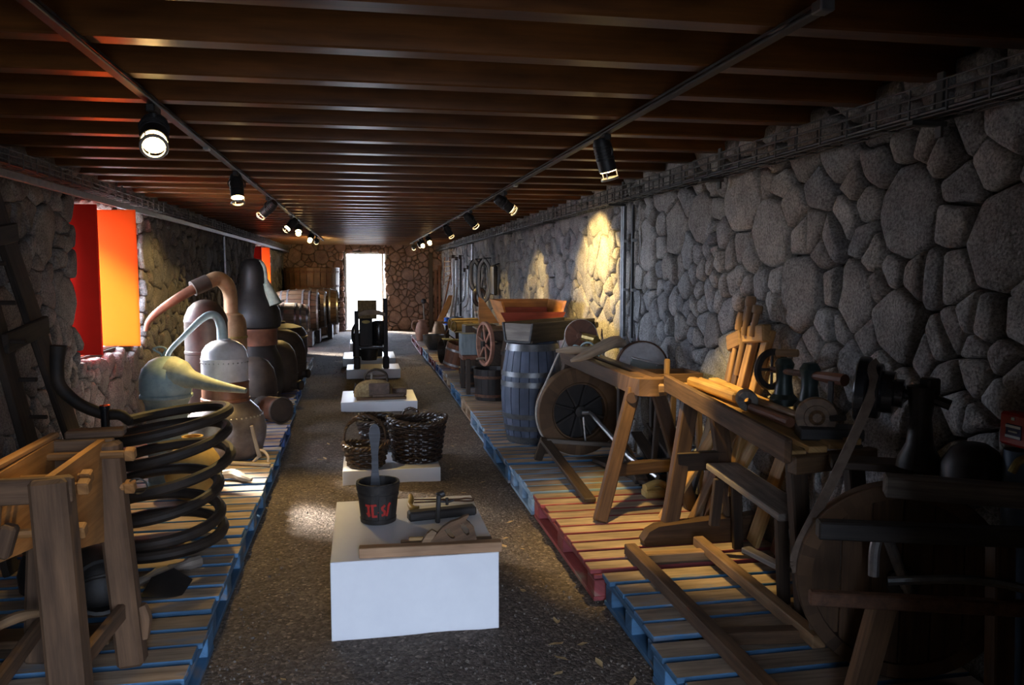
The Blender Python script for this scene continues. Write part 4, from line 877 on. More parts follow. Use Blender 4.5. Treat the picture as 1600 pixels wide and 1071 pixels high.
# ------- wicker baskets: stakes, woven rods, braided rim
def basket(label, c, r0, r1, h, rows, nst, mat, wav=0.0, handles=(), seed=0, ry=1.0, flare=1.0):
    rb = random.Random(seed); x0, y0, z0 = c; t = thing('wicker_basket', label, 'basket', c, 'wicker baskets on the low plinth')
    rad = lambda u: r0+(r1-r0)*u**flare
    rim = lambda a: wav*math.sin(2*a+seed)
    def P3(a, u, off=0.0):
        r = rad(u)+off; return V((x0+r*math.cos(a), y0+r*ry*math.sin(a), z0+0.006+(h+rim(a))*u))
    b = B()
    for k in range(nst):
        a = 2*PI*k/nst; b.tube([P3(a, u) for u in (0, .25, .5, .75, 1)], 0.005, 5)
    stuff(b.build('stake', mat, t))
    b = B(); m_ = nst*4
    for r_ in range(rows):
        u = (r_+0.5)/rows; pts = [P3(2*PI*k/m_+rb.random()*0, u+rb.uniform(-.15, .15)/rows, 0.0075*math.cos(PI*(k/2.0)/2+PI*r_)+0.001) for k in range(m_)]
        b.tube(pts, h/rows*0.52, 5, closed=True)
    stuff(b.build('weave', mat, t))
    b = B()
    for ph in (0, 2*PI/3, 4*PI/3):
        pts = []; m_ = 90
        for k in range(m_):
            a = 2*PI*k/m_; q = a*(11 if r1 > .2 else 9)+ph; p = P3(a, 1.0, 0.011*math.cos(q)); p.z += 0.011*math.sin(q); pts.append(p)
        b.tube(pts, 0.009, 5, closed=True)
    b.build('braided_rim', 'wicker_lite', t)
    b = B(); b.lathe([(0, 0.012), (r0*0.98, 0.012), (r0*1.0, 0), (0, 0)], 24, (x0, y0, z0)); bmesh.ops.scale(b.bm, vec=(1, ry, 1), space=Matrix.Translation((-x0, -y0, 0)), verts=b.bm.verts); b.build('base', mat, t)
    for (a0, a1, hh, rr_) in handles:
        p, q = P3(a0, 1.0), P3(a1, 1.0); mid = (p+q)/2+V((0, 0, hh)); d = q-p
        pts0 = bez([p-V((0, 0, .03)), p+d*0.08+V((0, 0, hh*0.62)), mid, q-d*0.08+V((0, 0, hh*0.62)), q-V((0, 0, .03))], 9)
        b = B()
        for ph in (0, 2.1, 4.2):
            pts = [pp+V((0.0, 0.010*math.cos(i*0.9+ph), 0.010*math.sin(i*0.9+ph))) for i, pp in enumerate(pts0)]; b.tube(pts, rr_, 5)
        b.build('handle', 'wicker_lite', t)
    return t
basket('tall dark wicker basket with a flared rim, biggest on the low plinth', (0.40, 6.18, 0.10), 0.18, 0.225, 0.315, 17, 26, 'wicker', 0.015, (), 1, 0.9, 1.5)
basket('small round wicker basket with a high arched handle, in front on the low plinth', (0.01, 6.03, 0.10), 0.125, 0.165, 0.16, 9, 20, 'wicker_lite', 0.012, ((PI*0.93, PI*0.12, 0.20, 0.0085),), 2, 0.85, 1.0)
basket('wide low wicker basket standing behind the other two on the low plinth', (0.20, 6.60, 0.10), 0.20, 0.26, 0.25, 13, 28, 'wicker', 0.02, ((0.25, 1.1, 0.07, 0.006),), 3, 0.62, 1.2)

# ------- pack saddle on the third plinth
S0 = 0.095
t = thing('pack_saddle', 'straw-stuffed pack saddle with a brown board and a dark arched bow, on a low plinth', 'saddle', (0.16, 9.5, S0))
b = B(); b.box((0.19, 9.42, S0+0.014), (0.56, 0.42, 0.028), Matrix.Rotation(0.06, 3, 'Z'), 0.004); b.build('base_board', 'w_brown', t)
b = B(); pr = []
bm_ = b.bm; NU, NV = 22, 10; grid = []
for j in range(NV+1):
    row = []
    for i in range(NU+1):
        a = PI*i/NU; u = j/NV; w_ = 0.20+0.02*math.sin(u*PI); hh = 0.185*(0.75+0.25*math.sin(PI*min(1, u*1.2)))
        p = V((0.12+w_*1.05*-math.cos(a), 9.30+0.30*u, S0+0.026+hh*math.sin(a)**0.7)); p += V((0, 0.02*mnoise.noise(p*14), 0.014*mnoise.noise(p*17)))
        row.append(bm_.verts.new(p))
    grid.append(row)
for j in range(NV):
    for i in range(NU): bm_.faces.new((grid[j][i], grid[j][i+1], grid[j+1][i+1], grid[j+1][i]))
bm_.faces.new(grid[0][::-1]); bm_.faces.new(grid[-1]); b.build('straw_pad', 'straw', t, ang=1.2)
b = B(); b.bar((0.06, 9.285, S0+0.11), (0.30, 9.27, S0+0.115), 0.03, 0.15, ch=0.012); b.build('leather_flap', 'leather', t)
b = B(); b.tube(bez([(0.02, 9.52, S0+0.16), (0.03, 9.52, S0+0.265), (0.14, 9.52, S0+0.315), (0.26, 9.52, S0+0.265), (0.28, 9.52, S0+0.14)], 6), 0.014, 8); b.bar((0.03, 9.52, S0+0.24), (0.27, 9.52, S0+0.24), 0.02, 0.02); b.build('arched_bow', 'w_dark', t)
b = B(); b.bar((0.085, 9.50, S0+0.15), (0.10, 9.50, S0+0.27), 0.05, 0.025, up=(1, 0, 0)); b.build('bow_brace', 'w_grey', t)
b = B(); b.tube([(0.34, 9.38, S0+0.06), (0.42, 9.36, S0+0.075), (0.49, 9.35, S0+0.07)], [0.05, 0.05, 0.045], 12); b.bar((0.1, 9.235, S0+0.045), (0.46, 9.22, S0+0.05), 0.03, 0.035, ch=0.008); b.build('girth_roll', 'leather', t)
b = B(); b.prism([(0, 0), (0.10, 0), (0.02, 0.13)], 0.03, Mx((-0.12, 9.62, S0+0.028), (0, -1, 0), (1, 0, 0))); b.build('side_horn', 'w_black', t)

# ------- black press standing across the two plinths
q = 0.125; Y0 = 12.02
t = thing('press_frame', 'black upright press frame with an arched top, standing against the bright doorway', 'press', (0.115, 12.1, q))
for x, z1 in ((-0.085, 0.98), (0.335, 1.16)):
    b = B(); b.box((x, Y0, (q+z1)/2), (0.062, 0.06, z1-q), ch=0.006); b.build('post', 'w_black', t)
    b = B(); b.box((x, Y0, q+0.09), (0.09, 0.12, 0.18), ch=0.015); b.build('foot', 'w_black', t)
b = B(); ar = [(-0.06, 0.90), (-0.06, 0.945), (0.02, 0.985), (0.13, 1.0), (0.24, 0.985), (0.33, 0.945), (0.33, 0.90), (0.24, 0.915), (0.13, 0.925), (0.02, 0.915)]
b.prism(ar, 0.035, Matrix(((1, 0, 0, 0), (0, 0, 1, Y0-0.05), (0, 1, 0, 0), (0, 0, 0, 1)))); b.build('arched_bar', 'w_pale', t)
b = B(); b.bar((-0.09, Y0, 0.44), (0.34, Y0, 0.43), 0.05, 0.035); b.tube(bez([(0.20, Y0-0.03, 0.43), (0.27, Y0-0.03, 0.43), (0.32, Y0-0.03, 0.36), (0.335, Y0-0.03, 0.30)], 4), 0.018, 7); b.build('cross_bar', 'iron', t)
b = B(); b.lathe([(0, 0), (0.085, 0), (0.09, 0.01), (0.09, 0.34), (0.085, 0.35), (0.03, 0.36), (0, 0.36)], 24, (0.235, Y0+0.03, 0.475)); b.build('drum', 'blackgloss', t)
b = B(); b.box((0.05, Y0+0.05, 0.66), (0.19, 0.16, 0.40), ch=0.008); b.build('press_box', 'w_black', t)
b = B(); b.box((0.07, Y0+0.14, 0.99), (0.28, 0.03, 0.28), ch=0.006); bb_ = b.build('back_board', 'straw', t)
b = B(); b.lathe([(0, 0), (0.03, 0.005), (0.03, 0.012), (0, 0.012)], 14, Mx((0.05, Y0-0.04, 0.82), (0, -1, 0))); bmesh.ops.scale(b.bm, vec=(2.0, 1, 0.8), space=Matrix.Translation((-0.05, 0, -0.82)), verts=b.bm.verts); b.build('oval_plate', 'brass', t)
b = B(); b.lathe([(0, 0), (0.11, 0), (0.14, 0.16), (0.13, 0.16), (0.10, 0.015), (0, 0.012)], 22, (0.09, Y0+0.03, 0.252)); b.tube([(0.02, Y0+.03, 0.40), (0.02, Y0+.02, 0.46)], 0.008, 6); b.tube([(0.16, Y0+.03, 0.40), (0.16, Y0+.02, 0.45)], 0.008, 6); b.build('hanging_pan', 'iron', t)
b = B(); b.tube(bez([(-0.09, Y0+0.05, 0.80), (-0.14, Y0+0.03, 0.70), (-0.14, Y0+0.03, 0.55), (-0.10, Y0+0.05, 0.46)], 5), 0.02, 8); b.build('side_lever', 'iron', t)
"""behind it"""
b = B(); b.box((0.08, 14.1, 0.11+0.20), (0.5, 0.34, 0.40), ch=0.01); o = b.build('dark_chest', 'w_black'); tag(o, 'low dark chest on the plinth behind the black press', 'chest')
# ------------------------------------------------------------------ right-hand exhibits, near to far
# treadle lathe with big wheel
t = thing('treadle_lathe', 'dark wooden treadle lathe with a big belt-driven wheel and splayed legs', 'lathe', (1.6, 5.0, PT))
for x in (1.545, 1.665):
    b = B(); b.bar((x, 4.36, 0.90), (x, 6.05, 0.90), 0.075, 0.10, ch=0.006); b.build('bed_rail', 'w_lathe', t)
b = B(); b.prism([(1.505, 4.62), (1.505, 4.36), (1.525, 4.29), (1.575, 4.26), (1.64, 4.26), (1.69, 4.29), (1.705, 4.36), (1.705, 4.62)], 0.095, Matrix.Translation((0, 0, 0.853))); b.build('bed_end', 'w_brown', t)
for p0, p1 in (((1.53, 4.40, 0.88), (1.29, 4.25, PT)), ((1.67, 4.40, 0.88), (1.90, 4.40, PT)), ((1.55, 5.95, 0.88), (1.36, 6.0, PT)), ((1.66, 5.95, 0.88), (1.95, 6.0, PT))):
    b = B(); b.bar(p0, p1, 0.075, 0.06, up=(0, 1, 0), ch=0.008); b.build('leg', 'w_lathe', t)
b = B(); b.tube([(1.50, 4.34, 0.835), (1.53, 4.42, 0.84)], 0.032, 12); b.build('peg_end', 'w_lathe', t)
b = B(); b.bar((1.42, 4.36, 0.42), (1.80, 4.42, 0.42), 0.05, 0.075, ch=0.006); b.build('stretcher', 'w_lathe', t)
b = B(); b.bar((1.31, 5.73, 0.31), (1.335, 4.60, PT+0.02), 0.075, 0.028, ch=0.004); b.build('treadle_board', 'w_dark', t)
b = B(); b.bar((1.31, 5.73, 0.325), (1.27, 5.78, PT), 0.06, 0.04, up=(0, 1, 0), ch=0.004); b.build('treadle_leg', 'w_dark', t)
b = B(); b.bar((1.32, 5.70, 0.31), (1.92, 5.55, 0.28), 0.03, 0.03); b.build('treadle_axle', 'w_grey', t)
b = B(); b.bar((1.70, 5.6, PT+0.03), (1.93, 4.5, PT+0.03), 0.14, 0.03, ch=0.005); b.build('floor_rail', 'w_dark', t)
wc = V((1.59, 5.82, 0.505)); wd = V((0.10, -1, 0)); Mm = Mx(wc, wd)
b = B(); b.lathe([(0.225, -0.05), (0.325, -0.05), (0.33, -0.045), (0.33, 0.045), (0.325, 0.05), (0.225, 0.05), (0.215, 0.03), (0.205, 0.03), (0.205, -0.03), (0.215, -0.03), (0.225, -0.05)], 48, Mm); b.build('wheel_rim', 'w_brown', t)
b = B(); b.lathe([(0, -0.022), (0.206, -0.022), (0.206, -0.03), (0, -0.03)], 36, Mm); b.build('wheel_backing', 'w_black', t)  # black disc added as dark backing behind the spokes
for k in range(4):
    a = PI*k/4+0.5; b = B(); b.bar(Mm @ V((0.21*math.cos(a), 0.21*math.sin(a), 0)), Mm @ V((-0.21*math.cos(a), -0.21*math.sin(a), 0)), 0.02, 0.03, up=wd, ch=0.003); b.build('spoke', 'w_black', t)
b = B(); b.lathe([(0, -0.06), (0.04, -0.06), (0.045, 0.06), (0, 0.07)], 16, Mm); b.tube([wc+V((0, 0.05, 0)), wc+V((0.01, 0.30, 0))], 0.018, 8); b.build('hub', 'iron', t)
b = B(); b.tube([Mm @ V((0, 0, 0.06)), Mm @ V((0, 0, 0.09)), Mm @ V((0.05, 0.0, 0.10)), Mm @ V((0.055, -0.01, 0.16))], 0.016, 8); b.build('crank', 'steel', t)
b = B(); b.tube([wc+V((0.06, -0.14, -0.0)), (1.72, 5.0, 0.33), (1.80, 4.7, 0.27)], 0.016, 8); b.build('connecting_rod', 'steel', t)
b = B(); b.tube([wc+V((0.01, -0.10, -0.03)), wc+V((0.03, -0.1, -0.23))], 0.009, 6); b.build('tie_rod', 'steel', t)
pc = V((1.60, 5.80, 1.075)); Mp = Mx(pc, (-0.35, -1, 0.08))
b = B(); b.lathe([(0, -0.016), (0.115, -0.016), (0.12, -0.01), (0.114, 0.0), (0.12, 0.01), (0.115, 0.016), (0.03, 0.02), (0.028, 0.06), (0.02, 0.10), (0, 0.10)], 32, Mp); b.build('pulley', 'w_red', t)
b = B(); b.tube([Mp @ V((0, 0, 0.05)), (1.66, 5.6, 1.06)], 0.03, 10); b.box((1.66, 5.62, 1.0), (0.06, 0.08, 0.13), ch=0.006); b.tube(bez([(1.60, 5.60, 1.06), (1.58, 5.58, 1.0), (1.62, 5.56, 0.95)], 4), 0.008, 6); b.build('headstock', 'brass', t)
b = B(); P_ = [Mp @ V((0.118*math.cos(a), 0.118*math.sin(a), 0)) for a in np.linspace(0.1, PI+0.15, 14)]
c1 = [Mm @ V((0.335*math.cos(a), 0.335*math.sin(a), 0)) for a in np.linspace(0.25, -PI-0.25, 26)]
loop_ = P_+c1
lx = sorted(P_, key=lambda p: p.x); wl = sorted(c1, key=lambda p: p.x)
b.tube(P_+(c1[::-1] if (P_[-1]-c1[-1]).length < (P_[-1]-c1[0]).length else c1), 0.0075, 6, closed=True); b.build('drive_belt', 'rope', t)
b = B(); b.tube(bez([(1.56, 5.60, 0.96), (1.53, 5.52, 1.03), (1.58, 5.45, 1.05), (1.63, 5.42, 0.96)], 6), 0.008, 6); b.tube(bez([(1.52, 5.70, 0.96), (1.50, 5.62, 1.02), (1.56, 5.52, 1.0), (1.62, 5.5, 0.955)], 6), 0.006, 6); b.build('wire_loop', 'verdigris', t)
# things on the lathe
b = B(); b.tube(bez([(1.335, 5.08, 0.97), (1.42, 5.10, 0.995), (1.55, 5.18, 1.035), (1.66, 5.26, 1.065), (1.73, 5.34, 1.065), (1.80, 5.42, 1.045)], 7), lerps([0.010, 0.03, 0.04, 0.042, 0.045, 0.03], 7), 10); o = b.build('curved_yoke', 'w_pale'); tag(o, 'curved pale wooden yoke lying across the bed of the treadle lathe', 'yoke')
b = B(); b.tube(bez([(1.36, 5.6, 0.985), (1.46, 5.58, 0.99), (1.58, 5.52, 0.995), (1.66, 5.5, 1.0)], 6), lerps([0.012, 0.03, 0.03, 0.02], 6), 9); o = b.build('pointed_stick', 'w_pale'); tag(o, 'short pale pointed stick behind the curved yoke on the lathe', 'stick')
# grindstone in a trough next to the lathe
t = thing('grindstone', 'round grey grindstone on a low stand between the lathe bed and the wall', 'grindstone', (1.90, 5.30, PT))
for x in (1.78, 2.02):
    b = B(); b.box((x, 5.38, (0.90+PT)/2), (0.05, 0.05, 0.90-PT), ch=0.005); b.build('post', 'w_dark', t)
b = B(); b.tube([(1.77, 5.38, 0.89), (2.03, 5.38, 0.89)], 0.014, 8); b.tube([(1.90, 5.38, 0.89), (1.90, 5.30, 0.895)], 0.014, 8); b.build('axle', 'iron', t)
b = B(); b.lathe([(0, -0.03), (0.165, -0.03), (0.17, -0.025), (0.17, 0.025), (0.165, 0.03), (0, 0.03)], 40, Mx((1.90, 5.30, 0.895), (-0.15, -1, 0.05))); b.build('stone_wheel', 'grind', t)
b = B(); b.lathe([(0.171, -0.033), (0.18, -0.033), (0.18, 0.033), (0.171, 0.033), (0.171, -0.033)], 40, Mx((1.90, 5.30, 0.895), (-0.15, -1, 0.05))); b.build('tyre', 'rust', t)
b = B(); b.bar((1.79, 5.22, 0.925), (2.04, 5.17, 0.865), 0.012, 0.08, ch=0.003); b.build('guard_board', 'w_slate', t)
b = B(); b.bar((1.79, 5.205, 0.97), (2.04, 5.155, 0.91), 0.02, 0.012); b.bar((1.90, 5.20, 0.86), (1.98, 5.18, 0.93), 0.01, 0.012); b.build('guard_strip', 'steel', t)
t = thing('wooden_trough', 'small open brown trough on thin legs at the end of the lathe bed', 'trough', (1.9, 4.73, PT))
for (y, l0, l1) in ((4.60, 1.72, 2.04), (4.86, 1.72, 2.04)):
    b = B(); b.bar((l0, y, 0.875), (l1, y, 0.875), 0.022, 0.115, ch=0.004); b.build('trough_side', 'w_brown', t)
b = B(); b.bar((2.03, 4.59, 0.875), (2.03, 4.87, 0.875), 0.022, 0.115, ch=0.004); b.build('trough_end', 'w_brown', t)
b = B(); b.bar((1.72, 4.73, 0.825), (2.04, 4.73, 0.825), 0.26, 0.02); b.build('trough_bottom', 'w_brown', t)
b = B(); b.bar((1.83, 4.65, 0.86), (1.83, 4.65, 1.02), 0.03, 0.045, up=(0, 1, 0), ch=0.01); b.build('tool_rest', 'w_gold', t)
for p0, p1 in (((1.86, 4.62, 0.82), (1.84, 4.60, PT)), ((2.02, 4.62, 0.82), (2.04, 4.58, PT)), ((2.02, 4.85, 0.82), (2.04, 4.9, PT)), ((1.86, 4.85, 0.82), (1.84, 4.9, PT))):
    b = B(); b.bar(p0, p1, 0.035, 0.035, up=(0, 1, 0), ch=0.004); b.build('leg', 'w_dark', t)
# dark stuff under it by the wall
t = thing('dark_chute', 'dark slatted wooden chute lying under the lathe by the wall', 'chute', (1.92, 5.15, PT))
for k, (x, z) in enumerate(((1.80, 0.24), (1.92, 0.30), (2.03, 0.36))):
    b = B(); b.bar((x, 5.45, z+0.1), (x-0.05, 4.85, z-0.02), 0.08, 0.02, ch=0.003); b.build('slat', 'w_dark', t)
b = B(); b.bar((1.76, 4.95, PT+0.07), (1.76, 5.4, PT+0.16), 0.03, 0.14, ch=0.004); b.build('side', 'w_black', t)
b = B(); b.bar((2.05, 4.95, PT+0.10), (2.05, 5.4, PT+0.18), 0.03, 0.20, ch=0.004); b.build('side', 'w_black', t)
b = B(); b.tube(bez([(1.70, 4.66, 0.22), (1.80, 4.70, 0.235), (1.86, 4.66, 0.21)], 5), 0.022, 8); b.box((1.78, 4.68, PT+0.025), (0.16, 0.10, 0.05), ch=0.01); o = b.build('rope_bundle', 'ochre'); tag(o, 'small yellowish rope bundle on the pallet under the lathe', 'rope')

# sloping work bench
t = thing('work_bench', 'long brown work bench with an A-shaped frame, a raised front lip and a curved foot', 'bench', (1.72, 3.6, PT))
b = B(); b.bar((1.655, 4.22, 0.935), (1.555, 2.72, 0.882), 0.03, 0.095, ch=0.006); b.build('front_lip', 'w_leg', t)
b = B(); b.bar((1.62, 4.24, 0.90), (1.72, 4.20, 0.905), 0.05, 0.05, ch=0.008); b.build('end_lip', 'w_mid', t)
for k, (xa, xb) in enumerate(((1.715, 1.635), (1.80, 1.725), (1.88, 1.81), (1.945, 1.88))):
    b = B(); b.bar((xa, 4.24, 0.905+0.012*k), (xb, 2.80, 0.852+0.012*k), 0.078 if k < 3 else 0.058, 0.026, ch=0.004); b.build('top_board', 'w_gold', t)
b = B(); b.bar((1.60, 2.78, 0.815), (1.99, 2.84, 0.82), 0.05, 0.07, ch=0.005); b.build('end_rail', 'w_brown', t)
b = B(); b.bar((1.67, 4.0, 0.89), (1.90, 4.0, 0.89), 0.06, 0.05, ch=0.005); b.build('cross_rail', 'w_brown', t)
for p0, p1, w_ in (((1.70, 3.98, 0.88), (1.555, 3.88, 0.24), 0.085), ((1.84, 3.98, 0.88), (1.90, 3.86, 0.24), 0.085), ((1.66, 2.86, 0.86), (1.72, 2.84, PT), 0.07), ((1.92, 2.88, 0.86), (2.0, 2.86, PT), 0.07)):
    b = B(); b.bar(p0, p1, w_, 0.055, up=(0, 1, 0), ch=0.006); b.build('leg', 'w_lathe' if p0[1] > 3.5 else 'w_dark', t)
b = B(); b.bar((1.60, 3.92, 0.56), (1.90, 3.92, 0.56), 0.04, 0.10, ch=0.006); b.build('stretcher', 'w_dark', t)
b = B(); ft = [(1.40, PT), (1.39, PT+0.03), (1.42, PT+0.075), (1.47, PT+0.10), (1.53, PT+0.105), (2.02, PT+0.135), (2.04, PT)]
b.prism(ft, 0.075, Matrix(((1, 0, 0, 0), (0, 0, 1, 3.81), (0, 1, 0, 0), (0, 0, 0, 1)))); b.build('foot_rail', 'w_lathe', t)
# tools on the bench
b = B(); b.lathe([(0.016, -0.045), (0.043, -0.045), (0.047, -0.04), (0.047, 0.04), (0.043, 0.045), (0.016, 0.045), (0.014, 0), (0.016, -0.045)], 24, Mx((1.735, 3.42, 0.962), (-0.35, -1, 0))); o = b.build('wooden_roller', 'w_grey'); tag(o, 'short round wooden roller with a hole lying on the bench', 'roller')
b = B(); b.tube([(1.72, 3.34, 0.938), (1.73, 3.02, 0.93)], 0.022, 10); o = b.build('turned_rod', 'w_red'); tag(o, 'thin reddish turned rod lying along the bench behind the front lip', 'rod')
b = B(); b.tube([(1.80, 3.5, 0.95), (1.79, 3.04, 0.945)], 0.02, 10); o = b.build('turned_rod', 'w_mid'); tag(o, 'second, paler turned rod on the bench, nearer the wall', 'rod')
b = B(); b.bar((1.76, 4.12, 0.955), (1.76, 3.55, 0.95), 0.055, 0.05, ch=0.012); b.bar((1.82, 4.14, 0.955), (1.81, 3.75, 0.95), 0.03, 0.035, ch=0.01); o = b.build('wood_billet', 'w_gold'); tag(o, 'long golden wood billet lying in the bench trough', 'billet')
t = thing('hand_vice', 'dark green iron grinder stand with two cast uprights and wooden handles on the bench', 'grinder', (1.93, 3.38, 0.965))
for (x, y) in ((1.92, 3.42), (1.93, 3.22)):
    b = B(); b.lathe([(0.065, 0), (0.065, 0.03), (0.045, 0.05), (0.035, 0.11), (0.038, 0.16), (0.045, 0.19), (0.03, 0.215), (0, 0.22)], 14, (x, y, 0.935)); b.build('upright', 'green_iron', t)
b = B(); b.lathe([(0.07, -0.012), (0.095, -0.012), (0.10, 0), (0.095, 0.012), (0.07, 0.012), (0.07, -0.012)], 26, Mx((1.90, 3.50, 1.09), (0.2, -1, 0))); b.bar((1.90-.08, 3.50, 1.09), (1.90+.08, 3.50, 1.09), 0.012, 0.014); b.bar((1.90, 3.50, 1.01), (1.90, 3.50, 1.17), 0.012, 0.014, up=(0, 1, 0)); b.build('hand_wheel', 'iron', t)
b = B(); b.tube([(1.90, 3.50, 1.09), (1.93, 3.18, 1.10)], 0.015, 8); b.build('shaft', 'rust', t)
b = B(); b.tube(bez([(1.93, 3.20, 1.10), (1.95, 3.12, 1.10), (1.97, 3.02, 1.10)], 4), lerps([0.018, 0.024, 0.026], 4), 10); b.build('wooden_handle', 'w_red', t)
b = B(); b.tube([(1.89, 3.44, 1.175), (1.95, 3.36, 1.18)], 0.018, 10); b.build('top_handle', 'w_mid', t)
t = thing('wood_disc', 'round dark wooden disc with a turned boss, at the near end of the bench', 'disc', (1.83, 2.93, 0.95))
Md = Mx((1.79, 2.93, 0.968), (-0.45, -1, 0.02))
b = B(); b.lathe([(0, -0.02), (0.077, -0.02), (0.08, -0.015), (0.08, 0.015), (0.076, 0.02), (0.05, 0.02), (0.048, 0.026), (0.032, 0.026), (0.03, 0.022), (0.018, 0.034), (0, 0.036)], 36, Md); b.build('disc', 'w_brown', t)
b = B(); b.bar((1.72, 2.95, 0.908), (1.95, 2.87, 0.908), 0.12, 0.05, ch=0.006); b.build('block', 'w_black', t)
b = B(); b.tube([(1.85, 2.93, 0.95), (1.85, 2.93, 1.11)], 0.012, 8); b.tube([Md @ V((0.05, 0, 0.03)), Md @ V((0.10, 0.01, 0.06))], 0.012, 8); b.build('pin', 'iron', t)

# low stool / shelf in front of the bench
t = thing('plank_stool', 'dark weathered plank stool standing in the shadow under the bench', 'stool', (1.78, 3.42, PT))
b = B(); b.bar((1.80, 3.80, 0.56), (1.755, 2.98, 0.54), 0.17, 0.032, ch=0.005); b.build('seat', 'w_grey', t)
for x, y in ((1.70, 3.02), (1.82, 3.02)):
    b = B(); b.bar((x, y, 0.53), (x+0.03, y+0.01, PT), 0.05, 0.03, up=(0, 1, 0), ch=0.003); b.build('leg', 'w_dark', t)
b = B(); b.bar((1.72, 3.66, 0.53), (1.70, 3.66, PT+0.14), 0.05, 0.03, up=(0, 1, 0), ch=0.003); b.build('leg', 'w_dark', t)
b = B(); b.bar((1.83, 3.70, 0.53), (1.85, 3.70, PT), 0.05, 0.03, up=(0, 1, 0), ch=0.003); b.build('leg', 'w_dark', t)
b = B(); b.bar((1.66, 3.25, 0.32), (1.74, 3.02, 0.30), 0.05, 0.022, ch=0.003); b.build('rung', 'w_grey', t)

# timbers leaning against the wall behind the bench
t = thing('clamp_press', 'tall golden wooden screw clamp with knobbed screws leaning against the stone wall', 'clamp', (1.95, 4.0, PT))
def lean(b, ya, yb, za, zb, xa, xb, w_, d_, ch=0.004): b.bar((xa, ya, za), (xb, yb, zb), w_, d_, up=(1, 0, 0), ch=ch)
for k, (ya, yb, zt_, m_) in enumerate(((4.10, 4.16, 1.22, 'w_mid'), (3.99, 4.12, 1.24, 'w_brown'), (3.90, 4.05, 1.25, 'w_mid'), (3.74, 3.93, 1.26, 'w_gold'))):
    b = B(); lean(b, ya, yb+0.03, zt_, PT+0.01, 2.03-k*0.004, 1.86, 0.055, 0.04); b.build('rail', m_, t)
b = B(); b.bar((2.0, 4.15, 1.155), (1.99, 3.98, 1.20), 0.05, 0.09, ch=0.008); b.build('jaw', 'w_mid', t)
b = B(); b.bar((2.0, 3.98, 1.215), (1.99, 3.72, 1.245), 0.05, 0.09, ch=0.008); b.build('jaw', 'w_gold', t)
for (y, z0, z1) in ((4.06, 0.95, 1.345), (3.97, 1.0, 1.40), (3.90, 1.22, 1.43), (3.81, 1.22, 1.385)):
    b = B(); b.lathe([(0.017, 0), (0.017, (z1-z0)*0.72), (0.026, (z1-z0)*0.74), (0.028, (z1-z0)*0.9), (0.024, (z1-z0)*0.98), (0, z1-z0)], 12, Mx((1.965, y+0.02, z0), (0.12, -0.12, 1))); b.build('screw', 'w_mid', t)
for i, (p0, p1, w_, m_, lb) in enumerate((((2.03, 3.96, 1.0), (1.62, 4.16, PT+0.02), 0.07, 'w_gold', 'golden board leaning behind the left leg of the bench'),
   ((2.04, 3.88, 0.95), (1.72, 4.02, PT+0.02), 0.06, 'w_mid', 'brown board leaning just right of the golden one behind the bench'),
   ((2.04, 3.70, 0.90), (1.80, 3.98, PT+0.02), 0.08, 'w_gold', 'bright yellow board leaning between the two bench legs'),
   ((2.04, 3.52, 0.82), (1.93, 3.70, PT+0.02), 0.09, 'w_gold', 'wide golden board leaning right of the bench leg, beside the stool'),
   ((2.04, 3.36, 0.80), (1.97, 3.55, PT+0.02), 0.06, 'w_red', 'reddish board leaning against the wall behind the stool'),
   ((2.05, 4.45, 0.72), (1.90, 4.46, PT+0.02), 0.08, 'w_black', 'dark board leaning on the wall left of the bench'),
   ((2.05, 4.33, 0.62), (1.93, 4.30, PT+0.02), 0.06, 'w_grey', 'grey board leaning on the wall left of the bench, nearer the camera'))):
    b = B(); b.bar(p0, p1, w_, 0.025, up=(1, 0, 0.3), ch=0.004); o = b.build('leaning_board', m_); tag(o, lb, 'board')

# lumber frame lying on the near pallet
t = thing('timber_frame', 'low rectangular frame of squared timbers lying on the nearest right-hand pallets', 'frame', (1.45, 3.0, PT))
for p0, p1, w_, h_, m_ in (((1.285, 3.72, PT+0.03), (1.275, 2.12, PT+0.045), 0.06, 0.055, 'w_leg'), ((1.635, 3.70, PT+0.055), (1.62, 2.58, PT+0.05), 0.055, 0.05, 'w_mid'), ((1.29, 3.60, PT+0.025), (1.70, 3.58, PT+0.03), 0.055, 0.045, 'w_mid'), ((1.29, 2.74, PT+0.028), (1.62, 2.70, PT+0.028), 0.06, 0.05, 'w_leg')):
    b = B(); b.bar(p0, p1, w_, h_, ch=0.005); b.build('timber', m_, t)

# big treadle wheel machine, near right, in the dark
t = thing('treadle_wheel_machine', 'large dark treadle wheel with flat belt and stepped pulley, in shadow near right', 'machine', (1.8, 2.4, PT))
Cw = V((1.80, 2.40, 0.497)); nd = V((-0.42, -1, 0.0)).normalized(); Mw = Mx(Cw, nd)
b = B(); b.lathe([(0.29, -0.035), (0.335, -0.035), (0.34, -0.03), (0.34, 0.03), (0.335, 0.035), (0.29, 0.035), (0.285, 0), (0.29, -0.035)], 56, Mw); b.build('wheel_rim', 'w_leg', t)
for k in range(6):
    w0 = -0.292+k*0.0975; hw = math.sqrt(max(0.004, 0.292**2-(abs(w0+0.0485)-0.03)**2))
    b = B(); b.bar(Mw @ V((w0+0.0485, -hw, 0.012)), Mw @ V((w0+0.0485, hw, 0.012)), 0.094, 0.02, up=nd, ch=0.003); b.build('wheel_board', 'w_leg', t)
b = B(); b.lathe([(0, -0.04), (0.05, -0.04), (0.05, 0.05), (0.02, 0.06), (0.02, 0.11), (0, 0.11)], 18, Mw); b.build('hub', 'iron', t)
